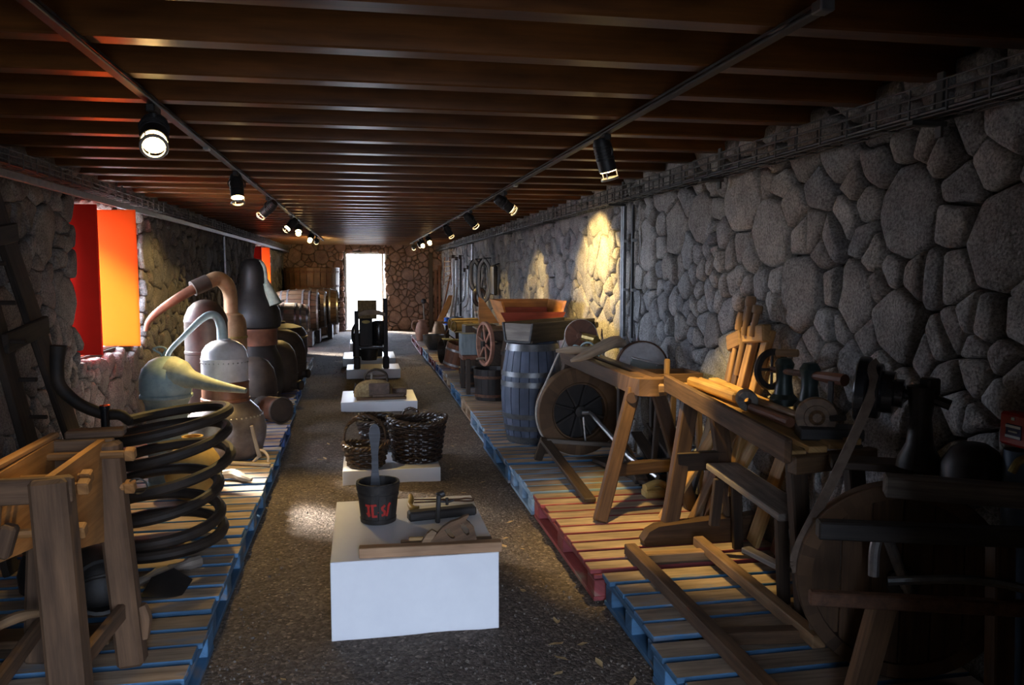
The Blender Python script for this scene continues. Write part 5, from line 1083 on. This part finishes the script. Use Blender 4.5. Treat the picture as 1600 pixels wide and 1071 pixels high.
b = B(); b.tube(bez([Mw @ V((0, 0, 0.10)), (1.68, 2.29, 0.66), (1.645, 2.27, 0.712), (1.605, 2.25, 0.705), (1.59, 2.245, 0.66), (1.587, 2.24, 0.585)], 5), 0.017, 9); b.build('crank_handle', 'steel', t)
b = B(); b.bar((1.36, 2.20, 0.765), (2.0, 1.99, 0.765), 0.05, 0.055, ch=0.005); b.build('upper_bar', 'w_black', t)
b = B(); b.bar((1.34, 2.20, 0.55), (2.0, 1.98, 0.55), 0.035, 0.045, ch=0.005); b.build('lower_bar', 'rust', t)
b = B(); b.tube(bez([(1.58, 2.16, 0.60), (1.74, 2.06, 0.632), (1.86, 2.02, 0.625), (1.97, 1.97, 0.60)], 5), 0.014, 8); b.build('iron_rod', 'galv_dark', t)
b = B(); b.bar((1.575, 2.17, 0.535), (1.46, 2.15, PT), 0.08, 0.05, up=(0, 1, 0), ch=0.005); b.build('strut', 'w_leg', t)
b = B(); b.bar((1.88, 2.06, 0.74), (1.90, 2.05, PT), 0.07, 0.05, up=(0, 1, 0), ch=0.005); b.build('strut', 'w_leg', t)
b = B(); b.bar((1.94, 2.6, 0.84), (1.96, 2.62, PT), 0.06, 0.06, up=(0, 1, 0), ch=0.005); b.build('strut', 'w_dark', t)
b = B(); b.bar((1.64, 2.28, 0.868), (1.99, 2.09, 0.865), 0.08, 0.065, ch=0.005); b.build('cross_block', 'w_grey', t)
b = B(); b.bar((1.66, 2.62, 0.865), (2.04, 2.42, 0.865), 0.12, 0.03, ch=0.005); b.build('shelf_board', 'w_dark', t)
Mq = Mx((1.80, 2.52, 1.13), (0.75, -0.66, -0.05))
b = B(); b.lathe([(0, -0.09), (0.112, -0.09), (0.118, -0.085), (0.118, -0.055), (0.112, -0.05), (0.095, -0.05), (0.098, -0.045), (0.098, -0.015), (0.092, -0.01), (0.072, -0.01), (0.074, 0.0), (0.074, 0.03), (0.05, 0.035), (0.05, 0.06), (0.018, 0.065), (0.018, 0.15), (0, 0.15)], 34, Mq); b.build('stepped_pulley', 'blackgloss', t)
b = B(); b.lathe([(0.075, 0), (0.07, 0.03), (0.045, 0.08), (0.035, 0.17), (0.045, 0.25), (0.05, 0.28), (0, 0.29)], 14, (1.885, 2.44, 0.878)); b.tube([(1.885, 2.44, 1.13), (1.95, 2.38, 1.10)], 0.018, 8); b.box((1.90, 2.42, 1.16), (0.05, 0.05, 0.06), ch=0.006); b.build('pulley_stand', 'iron', t)
b = B(); b.lathe([(0.10, 0), (0.10, 0.05), (0.07, 0.10), (0.04, 0.12), (0, 0.12)], 18, (1.98, 2.30, 0.865)); b.build('drip_cup', 'iron', t)
b = B(); bp = [Mq @ V((0.101*math.cos(a), 0.101*math.sin(a), -0.03)) for a in np.linspace(-0.9, 2.6, 12)]
bp = sorted(bp, key=lambda p: 0)
tp = [Mq @ V((0.1*math.cos(a), 0.1*math.sin(a), -0.03)) for a in np.linspace(0, 2*PI, 40)]
left = min(tp, key=lambda p: p.x*1.0+p.y*0.6); topv = max(tp, key=lambda p: p.z)
wl_ = Mw @ V((-0.335, 0.08, 0.0)) if (Mw @ V((-0.335, 0.08, 0))).x < (Mw @ V((0.335, 0.08, 0))).x else Mw @ V((0.335, 0.08, 0))
pb = bez([topv, (topv+left)/2+V((-0.02, -0.01, 0.03)), left, left*0.5+wl_*0.5+V((0.01, 0, 0)), wl_, wl_+V((-0.0, 0, -0.08))], 6)
for p, qv in zip(pb, pb[1:]): b.bar(p, qv+(qv-p)*0.15, 0.036, 0.006, up=V((0, -1, 0.4)), ch=0.001)
b.build('flat_belt', 'belt', t)

# alarm box and pipes on the right wall near the frame edge
t = thing('fire_alarm_box', 'small red alarm call point with white label on the right wall', 'alarm', (2.0, 2.18, 1.05))
b = B(); b.box((2.03, 2.17, 1.055), (0.055, 0.115, 0.105), ch=0.008); b.build('case', 'alarm', t)
b = B(); b.box((2.0015, 2.165, 1.05), (0.004, 0.06, 0.045), ch=0.001); f_ = b.build('faceplate', 'navy', t)
for z in (1.066, 1.034):
    b = B(); b.box((1.9985, 2.165, z), (0.003, 0.058, 0.008)); b.build('white_strip', 'label', f_)
b = B(); b.box((1.9985, 2.165, 1.05), (0.003, 0.034, 0.005)); b.build('white_arrow', 'label', f_)
b = B(); b.box((2.0015, 2.17, 1.09), (0.004, 0.012, 0.01), ch=0.001); b.build('key_slot', 'label', t)
t = thing('wall_pipe', 'blue-grey plastic pipe running down the right wall below the red alarm box', 'pipe', (2.03, 2.17, 0.2))
b = B(); b.lathe([(0.042, 0), (0.042, 0.79), (0, 0.79)], 16, (2.03, 2.17, 0.2)); b.build('pipe', 'bluepipe', t)
b = B(); b.tube(bez([(1.97, 2.13, 0.93), (1.99, 2.12, 0.97), (2.04, 2.10, 0.98)], 5), 0.012, 8); b.build('cable_end', 'brass', t)

# barrel, blue daylight put into its wood
t = thing('barrel', 'blue-daylit stave barrel with metal hoops standing on the pallets, trough on top', 'barrel', (1.38, 6.55, PT))
bx, by, Hb = 1.38, 6.50, 0.815; bul = lambda u: 0.205+0.055*(1-(2*u-1)**2)
for k in range(20):
    a0 = 2*PI*k/20+0.012; a1 = 2*PI*(k+1)/20-0.012; b = B()
    b.lathe([(bul(0)-0.02, 0)]+[(bul(u), u*Hb) for u in (0, .15, .3, .45, .6, .75, .9, 1)]+[(bul(1)-0.02, Hb)], 2, (bx, by, PT), a0, a1); b.build('stave', 'w_bluelit', t)
for u, hw in ((0.965, 0.028), (0.70, 0.02), (0.60, 0.022), (0.28, 0.02), (0.16, 0.02), (0.04, 0.025)):
    b = B(); b.lathe([(bul(u-hw/Hb)+0.001, u*Hb-hw), (bul(u-hw/Hb)+0.005, u*Hb-hw), (bul(u+hw/Hb)+0.005, u*Hb+hw), (bul(u+hw/Hb)+0.001, u*Hb+hw)], 32, (bx, by, PT)); b.build('hoop', 'galv_dark', t)
b = B(); b.lathe([(0, Hb-0.03), (0.2, Hb-0.03)], 24, (bx, by, PT)); b.build('head', 'w_bluelit', t)
# dark trough on it
t = thing('wooden_trough', 'long dark wooden trough lying on top of the blue-daylit barrel', 'trough', (1.6, 6.75, 0.97))
z0, z1 = PT+Hb+0.003, 1.145
a = V((1.32, 6.29, 0)); e = V((2.02, 6.93, 0)); n_ = V((-0.675, 0.738, 0)); ln = (e-a)
A0, A1 = a, a+n_*0.27
for (p, q_, m_, fl) in ((a, e, 'w_black', -1), (a+n_*0.27, e+n_*0.27, 'w_black', 1)):
    b = B(); up_ = V((0, 0, 1))+n_*0.18*fl; b.bar(V((p.x, p.y, (z0+z1)/2)), V((q_.x, q_.y, (z0+z1)/2)), 0.022, 0.165, up=up_, ch=0.004); b.build('side_board', m_, t)
for s_ in (0.02, 0.96):
    p = a+ln*s_; b = B(); b.bar(V((p.x, p.y, (z0+z1)/2-.004)), V(((p+n_*0.27).x, (p+n_*0.27).y, (z0+z1)/2-.004)), 0.024, 0.158, ch=0.004); b.build('end_board', 'w_grey' if s_ < .5 else 'w_black', t)
p = (a+e+n_*0.27)/2; b = B(); b.bar(V((a.x, a.y, z0+0.012))+n_*0.135, V((e.x, e.y, z0+0.012))+n_*0.135, 0.24, 0.022); b.build('bottom_board', 'w_black', t)
b = B(); p = a+ln*0.99; b.tube([V((p.x, p.y, 1.08))-n_*0.05, V((p.x, p.y, 1.08))+n_*0.02], 0.028, 10); b.build('carry_peg', 'w_black', t)
# orange-edged red box behind on a dark cask
t = thing('red_hopper_box', 'flared red wooden box with an orange inner edge, standing behind the dark trough', 'box', (1.58, 7.75, 1.0))
hx = [(1.36, 7.48), (1.84, 7.48), (1.84, 8.02), (1.36, 8.02)]; tx = [(1.27, 7.40), (1.90, 7.40), (1.90, 8.10), (1.27, 8.10)]; zb, zt_ = 1.02, 1.275
for i in range(4):
    j = (i+1) % 4; b = B(); c_ = V((1.6, 7.75, 0)); 
    ob = [V((*hx[i], zb)), V((*hx[j], zb)), V((*tx[j], zt_)), V((*tx[i], zt_))]; ib = [p+(V((c_.x, c_.y, p.z))-p)*0.07 for p in ob]
    if i == 0: ob[2].z = ob[3].z = 1.17; ib[2].z = ib[3].z = 1.17; ob[2].y += .03; ob[3].y += .03; ib[2].y += .03; ib[3].y += .03
    b._faces(ob+ib, [(0, 1, 2, 3), (7, 6, 5, 4), (3, 2, 6, 7), (0, 4, 5, 1), (0, 3, 7, 4), (1, 5, 6, 2)], [(p.x+p.y, p.z) for p in ob+ib]); b.build('side_board', 'w_redpaint' if i == 0 else 'w_orange', t)
b = B(); b.box((1.6, 7.75, zb+0.008), (0.46, 0.52, 0.016)); b.build('bottom_board', 'w_redpaint', t)
b = B(); b.bar((1.35, 8.0, 1.115), (1.85, 8.0, 1.115), 0.03, 0.16, up=(0, 0.28, 1)); b.build('inner_panel', 'w_redpaint', t)
t = thing('dark_cask', 'dark upright cask carrying the red box, mostly hidden behind the barrel', 'cask', (1.62, 7.75, PT))
for k in range(18):
    a0 = 2*PI*k/18+.012; a1 = 2*PI*(k+1)/18-.012; b = B(); b.lathe([(0.24+0.05*(1-(2*u-1)**2), 0.865*u) for u in (0, .25, .5, .75, 1)], 2, (1.62, 7.75, PT), a0, a1); b.build('stave', 'w_dark', t)
for u in (0.1, 0.3, 0.7, 0.95):
    b = B(); q_ = 0.242+0.05*(1-(2*u-1)**2); b.lathe([(q_, .865*u-.02), (q_+.005, .865*u-.02), (q_+.005, .865*u+.02), (q_, .865*u+.02)], 28, (1.62, 7.75, PT)); b.build('hoop', 'iron', t)
b = B(); b.lathe([(0, 0.86), (0.245, 0.86)], 24, (1.62, 7.75, PT)); b.build('head', 'w_dark', t)
# ------------------------------------------------------------------ far right: hand mill, tubs, jugs, hung tools
t = thing('hand_mill', 'dark wooden mill box with a grey-blue front and a spoked reddish hand wheel', 'mill', (1.42, 9.3, PT))
b = B(); b.box((1.225, 9.45, 0.70), (0.19, 0.24, 0.25), ch=0.006); b.build('front_box', 'w_slate', t)
b = B(); b.box((1.50, 9.35, 0.68), (0.34, 0.62, 0.40), ch=0.006); b.build('mill_box', 'w_dark', t)
b = B(); b.box((1.50, 9.35, 0.885), (0.38, 0.66, 0.02), ch=0.004); b.build('top_board', 'w_brown', t)
b = B(); b.box((1.24, 9.40, 0.555), (0.22, 0.34, 0.05), ch=0.005); b.build('sill_board', 'w_red', t)
for x in (1.18, 1.64):
    for y in (9.1, 9.6):
        b = B(); b.box((x, y, 0.355), (0.05, 0.05, 0.40), ch=0.004); b.build('leg', 'w_dark', t)
Mc = Mx((1.265, 8.35, 0.795), (0.975, 0.2, 0))
b = B(); b.lathe([(0.205, -0.02), (0.232, -0.02), (0.236, -0.015), (0.236, 0.015), (0.232, 0.02), (0.205, 0.02), (0.205, -0.02)], 36, Mc); wh = b.build('wheel_rim', 'w_pink', t); wh['label'] = 'thin reddish wheel rim'
for k in range(3):
    a = PI*k/3+0.3; b = B(); b.bar(Mc @ V((0.21*math.cos(a), 0.21*math.sin(a), 0)), Mc @ V((-0.21*math.cos(a), -0.21*math.sin(a), 0)), 0.022, 0.018, up=(1, 0.2, 0), ch=0.003); b.build('spoke', 'w_pink', wh)
b = B(); b.lathe([(0, -0.03), (0.03, -0.03), (0.03, 0.03), (0, 0.03)], 14, Mc); b.tube([(1.265, 8.35, 0.795), (1.40, 8.38, 0.795), (1.45, 9.05, 0.77)], 0.014, 8); b.build('axle', 'iron', t)
b = B(); b.tube([(1.17, 8.33, 0.64), (1.26, 8.35, 0.645)], 0.012, 8); b.build('crank_pin', 'w_pale', t)
def tub(name, label, cat, loc, r0, r1, h, mat, hoops=True, n=16, d=(0, 0, 1), handle=None, group=None, hm='rust'):
    t = thing(name, label, cat, loc, group); Mm = Mx(loc, d)
    for k in range(n):
        a0 = 2*PI*k/n+.012; a1 = 2*PI*(k+1)/n-.012; b = B(); b.lathe([(r0-.015, 0.02), (r0-0.015, 0), (r0, 0), (r1, h), (r1-.015, h), (r0-.015, 0.02)], 2, Mm, a0, a1); b.build('stave', mat, t)
    b = B(); b.lathe([(0, 0.018), (r0-.01, 0.018)], 20, Mm); b.build('bottom', mat, t)
    if hoops:
        for u in (0.15, 0.75):
            b = B(); q = r0+(r1-r0)*u+.001; b.lathe([(q, h*u-.015), (q+.004, h*u-.015), (q+.004, h*u+.015), (q, h*u+.015)], 24, Mm); b.build('hoop', hm, t)
    return t
tub('wooden_tub', 'dark round tub on the blue pallet below the spoked wheel', 'tub', (1.40, 8.72, PT), 0.19, 0.21, 0.34, 'w_black')
tub('wooden_tub', 'small dark tub at the pallet edge left of the spoked wheel', 'tub', (1.30, 9.85, PT), 0.12, 0.14, 0.22, 'w_black')
tub('leaning_bucket', 'reddish-brown bucket with pale hoops tipped towards the aisle', 'bucket', (1.24, 11.15, PT+0.07), 0.15, 0.175, 0.34, 'w_red', d=(0.25, -0.12, 1), hm='steel')
tub('open_cask', 'dark open cask lying with its mouth to the aisle beyond the red-brown bucket', 'cask', (1.55, 12.15, PT+0.205), 0.17, 0.195, 0.40, 'w_dark', d=(-0.975, -0.22, 0.01), hm='iron')
b = B(); b.lathe([(0, 0.01), (0.10, 0), (0.19, 0.16), (0.20, 0.27), (0.185, 0.27), (0.17, 0.16), (0.09, 0.02), (0, 0.02)], 24); o = b.build('metal_bowl', 'galv_dark'); o.location = (1.26, 14.5, PT); tag(o, 'grey metal bowl-shaped bucket beyond the dark open cask', 'bowl')
# crate and the yellow tubes lying on it
t = thing('slatted_crate', 'low dark crate carrying the yellow tubes', 'crate', (1.72, 13.0, PT))
for z in (0.05, 0.16, 0.27, 0.38):
    for (c_, d_) in (((1.72, 12.62, PT+z), (0.56, 0.02, 0.08)), ((1.72, 13.58, PT+z), (0.56, 0.02, 0.08)), ((1.45, 13.1, PT+z), (0.02, 0.98, 0.08)), ((1.99, 13.1, PT+z), (0.02, 0.98, 0.08))):
        b = B(); b.box(c_, d_, ch=0.003); b.build('slat', 'w_dark', t)
b = B(); b.box((1.72, 13.1, PT+0.43), (0.58, 1.02, 0.02), ch=0.003); b.build('lid', 'w_dark', t)
def roll(label, p0, p1, r):
    t = thing('yellow_tube', label, 'tube', V(p0), 'yellow tubes on the dark crate'); d = (V(p1)-V(p0)); l = d.length; Mm = Mx(p0, d)
    b = B(); b.lathe([(r-.012, 0.01), (r-.012, 0), (r, 0), (r, l), (0, l)], 20, Mm); b.lathe([(0, 0.06), (r-.012, 0.06), (r-.012, 0.005)], 20, Mm); b.build('body', 'ochre', t)
    b = B(); b.lathe([(r, 0), (r+.006, 0.0), (r+.006, 0.02), (r, 0.02)], 20, Mm); b.build('rim', 'brass', t)
zt_ = PT+0.445
roll('yellow tube on the crate, leftmost and lowest of the three', (1.42, 12.75, zt_+0.085), (1.85, 12.95, zt_+0.085), 0.08)
roll('yellow tube on the crate, uppermost, lying behind the lowest one', (1.42, 13.3, zt_+0.095), (1.90, 13.42, zt_+0.095), 0.085)
roll('yellow tube on the crate, nearest to the grey-blue mill box', (1.66, 12.52, zt_+0.085), (1.98, 12.68, zt_+0.085), 0.08)
def jug(label, loc, s, mat, hd=-1):
    t = thing('clay_jug', label, 'jug', loc)
    b = B(); b.lathe([(0, 0), (0.09*s, 0), (0.125*s, 0.10*s), (0.13*s, 0.2*s), (0.10*s, 0.31*s), (0.07*s, 0.36*s), (0.075*s, 0.40*s), (0.06*s, 0.40*s), (0.055*s, 0.34*s), (0, 0.3*s)], 22, loc); b.build('body', mat, t)
    b = B(); x, y, z = loc; b.tube(bez([(x+hd*.068*s, y, z+.375*s), (x+hd*.16*s, y, z+.37*s), (x+hd*.185*s, y, z+.27*s), (x+hd*.125*s, y, z+.17*s)], 5), 0.016*s, 8); b.build('handle', mat, t)
jug('terracotta jug with a side handle at the far end of the right pallets', (1.19, 16.5, PT), 1.05, 'clay')
jug('brown handled jug just right of the terracotta one', (1.48, 15.9, PT), 1.05, 'copper_tan', 1)
b = B(); b.box((1.82, 16.2, PT+0.17), (0.40, 0.5, 0.34), ch=0.008); o = b.build('plain_box', 'w_dark'); tag(o, 'dark box carrying the small blue bucket', 'box')
b = B(); b.lathe([(0, 0), (0.06, 0), (0.075, 0.14), (0.068, 0.14), (0.055, 0.01), (0, 0.01)], 20); o = b.build('blue_bucket', 'bluep'); o.location = (1.68, 16.1, PT+0.342); tag(o, 'small bright blue plastic bucket on the dark box', 'bucket')
b = B(); b.lathe([(0, 0), (0.085, 0), (0.11, 0.16), (0.10, 0.16), (0.08, 0.01), (0, 0.01)], 20); o = b.build('zinc_bucket', 'galv_dark'); o.location = (1.86, 16.05, PT+0.342); tag(o, 'grey zinc bucket beside the small blue bucket', 'bucket')
b = B(); b.bar((1.62, 17.0, 0.52), (1.96, 17.9, 1.02), 0.14, 0.03, ch=0.005); o = b.build('orange_plank', 'w_orange'); tag(o, 'orange-brown plank leaning towards the far right corner', 'plank')
b = B(); b.bar((1.62, 17.05, 0.5), (1.60, 17.05, PT), 0.05, 0.05, up=(0, 1, 0)); o = b.build('support_post', 'w_dark'); tag(o, 'short dark post under the orange plank', 'post')
t = thing('ladle_pole', 'upright pole with a round head beside the terracotta jug', 'tool', (1.30, 17.15, PT))
b = B(); b.tube([(1.30, 17.15, PT), (1.28, 17.15, 0.90)], 0.014, 8); b.build('pole', 'w_grey', t)
b = B(); b.lathe([(0, -0.03), (0.045, -0.015), (0.055, 0.01), (0.03, 0.03), (0, 0.035)], 14, Mx((1.28, 17.15, 0.93), (0, -1, 0.2))); b.build('round_head', 'iron', t)
for i, (p0, p1, r_, m_, lb) in enumerate((((1.72, 16.6, PT+0.015), (1.98, 17.4, 1.28), 0.022, 'w_pale', 'long pale pole leaning on the far right wall'),
      ((1.84, 16.7, PT+0.012), (1.99, 17.1, 1.22), 0.018, 'w_grey', 'grey pole leaning right of the long pale one'),
      ((1.62, 17.7, PT), (1.98, 18.3, 1.50), 0.02, 'w_red', 'reddish pole leaning farthest into the right corner'))):
    b = B(); b.tube([p0, p1], r_, 8); o = b.build('leaning_pole', m_); tag(o, lb, 'pole')
t = thing('wooden_lattice', 'narrow pinkish lattice hanging high near the far right corner', 'lattice', (1.98, 18.2, 1.4))
for dx in (-0.09, 0.09):
    b = B(); b.bar((1.90+dx, 18.2, 1.25), (1.90+dx*0.6, 18.2, 1.88), 0.022, 0.02, up=(0, 1, 0)); b.build('upright', 'w_red', t)
for k in range(5):
    b = B(); b.bar((1.82, 18.18, 1.30+.12*k), (1.97, 18.18, 1.38+.1*k), 0.016, 0.018, up=(0, 1, 0)); b.build('slat', 'w_pale', t)
# tools hung on the wall
def hung(name, label, cat, y, z0, z1, wd, mat, tip=None):
    t = thing(name, label, cat, (2.02, y, z0), 'tools hung on the far right wall')
    b = B(); b.bar((2.0, y, z0), (2.01, y, z1), wd, 0.02, up=(0, 1, 0), ch=0.002); b.build('blade', mat, t)
    b = B(); b.box((1.995, y, z1+0.03), (wd*1.3, 0.035, 0.07), ch=0.008); b.build('grip', 'w_dark', t)
    b = B(); b.tube([(2.06, y, z1+0.055), (1.97, y, z1+0.07)], 0.007, 6); b.build('nail', 'iron', t)
    if tip:
        b = B(); b.tube(bez([(2.0, y, z0+0.02), (1.97, y-0.02, z0-0.07), (1.90, y-0.05, z0-0.12)], 5), lerps([0.018, 0.014, 0.005], 5), 7); b.build('hook', mat, t)
hung('long_saw', 'long bright saw blade hung farthest along the right wall', 'saw', 17.9, 0.75, 1.85, 0.06, 'steel')
hung('long_saw', 'bright saw blade hung second from the far corner', 'saw', 17.3, 1.05, 1.80, 0.05, 'steel')
hung('long_bar', 'tall dark iron bar standing on the wall between the saws and the scythes', 'bar', 16.6, 0.55, 1.82, 0.045, 'iron')
hung('scythe', 'bright hooked blade hung left of the conduit on the far wall', 'scythe', 15.9, 1.05, 1.55, 0.035, 'steel', 1)
hung('scythe', 'second hooked blade, closest to the bright conduit', 'scythe', 15.4, 0.98, 1.60, 0.03, 'steel', 1)
def collar(label, x, y, z, wd, h, mat):
    t = thing('horse_collar', label, 'collar', (x, y, z), 'collars hung on the right wall')
    pts = bez([(x, y, z+h/2), (x+wd*.42, y, z+h*.3), (x+wd*.5, y, z-h*.15), (x+wd*.3, y, z-h*.42), (x, y, z-h*.5), (x-wd*.3, y, z-h*.42), (x-wd*.5, y, z-h*.15), (x-wd*.42, y, z+h*.3), (x-0.005, y, z+h/2)], 5)
    b = B(); b.tube(pts, 0.022, 8); b.build('hoop', mat, t)
    b = B(); pp = [V((p.x, p.y+0.045, p.z)) for p in pts]; b.tube(pp, 0.04, 8); b.build('pad', 'copper_black', t)
    b = B(); b.tube([(x, y+.02, z+h/2+.02), (2.06, y+.02, z+h/2+.02)], 0.008, 6); b.build('peg', 'iron', t)
collar('horse collar hung right of the bright conduit, narrow pale loop', 1.93, 13.9, 1.50, 0.15, 0.50, 'rope')
collar('larger horse collar with a thick pale loop, nearer the camera', 1.94, 12.9, 1.42, 0.18, 0.66, 'rope')
collar('dark horse collar hung lowest under the pale ones', 1.94, 13.4, 1.13, 0.17, 0.26, 'leather')
b = B(); b.box((2.0, 12.3, 1.42), (0.06, 0.35, 0.45), ch=0.02); b.tube([(1.98, 12.3, 1.64), (2.09, 12.3, 1.68)], 0.01, 6); o = b.build('leather_pad', 'copper_black'); tag(o, 'black leather pad hanging right of the larger horse collar', 'pad')
t = thing('harness_rope', 'pale frayed rope hanging below the collars on the right wall', 'rope', (1.98, 13.5, 0.6))
for k in range(3):
    b = B(); b.tube(bez([(1.97, 13.5+.03*k, 1.02), (1.96-.02*k, 13.5, 0.85), (1.98, 13.48+.03*k, 0.68), (1.95, 13.5, 0.55)], 4), 0.012, 6); b.build('strand', 'rope', t)
# orange cloth-like board behind the hand wheel
b = B(); b.prism([(0, 0), (0.26, 0), (0.06, 0.30), (0.0, 0.34)], 0.02, Mx((1.46, 10.2, 0.895), (0, -1, 0), (1, 0, 0))); o = b.build('orange_board', 'w_orange'); tag(o, 'orange triangular board standing behind the spoked wheel', 'board')
b = B(); b.box((1.46, 10.15, PT+0.365), (0.4, 0.36, 0.73), ch=0.01); o = b.build('dark_crate', 'w_dark'); tag(o, 'tall dark crate behind the mill, carrying the orange board', 'crate')
# back wall right of the door
for x, z1, wd, m_, lb in ((1.80, 2.05, 0.10, 'w_dark', 'tall dark post against the back wall right of the door'), (1.93, 1.6, 0.07, 'w_red', 'reddish board leaning in the far right corner'), (2.03, 1.72, 0.06, 'w_red', 'second reddish board in the far right corner, beside the wall')):
    b = B(); b.bar((x, YB-0.10, 0.0), (x, YB-0.09, z1), wd, 0.05, up=(0, 1, 0), ch=0.004); o = b.build('upright_post' if wd > .08 else 'corner_board', m_); tag(o, lb, 'post' if wd > .08 else 'board')
# dry leaves on the gravel
rl = random.Random(12); b = B()
b._faces([V((-0.03, 0, 0.002)), V((-0.008, 0.012, 0.006)), V((0.018, 0.010, 0.004)), V((0.036, 0.0, 0.010)), V((0.018, -0.011, 0.005)), V((-0.008, -0.012, 0.007)), V((0.0, 0, 0.001)), V((-0.045, 0.002, 0.004))],
   [(0, 6, 1), (1, 6, 2), (2, 6, 3), (3, 6, 4), (4, 6, 5), (5, 6, 0), (7, 0, 1)])
lf0 = b.build('dry_leaf', 'leaf', recalc=False)
for k in range(34):
    if k < 8: x, y = ((0.83, 3.35), (0.9, 2.95), (0.88, 3.12), (0.98, 2.78), (0.62, 2.72), (0.86, 4.3), (0.80, 4.5), (0.72, 2.9))[k]
    else:
        y = 2.65+rl.random()**1.6*9; x = rl.choice((rl.uniform(0.62, 0.95), rl.uniform(0.62, 0.95), rl.uniform(-0.58, -0.2)))
    o = lf0 if k == 0 else lf0.copy()
    if k: COL.objects.link(o)
    o.location = (x, y, 0.006); o.rotation_euler = (rl.uniform(-.2, .2), rl.uniform(-.2, .2), rl.random()*6.3); q = rl.uniform(0.55, 1.05); o.scale = (q, q, q)
    tag(o, 'small dry pale leaf lying on the gravel floor', 'leaf', 'dry leaves on the gravel floor')
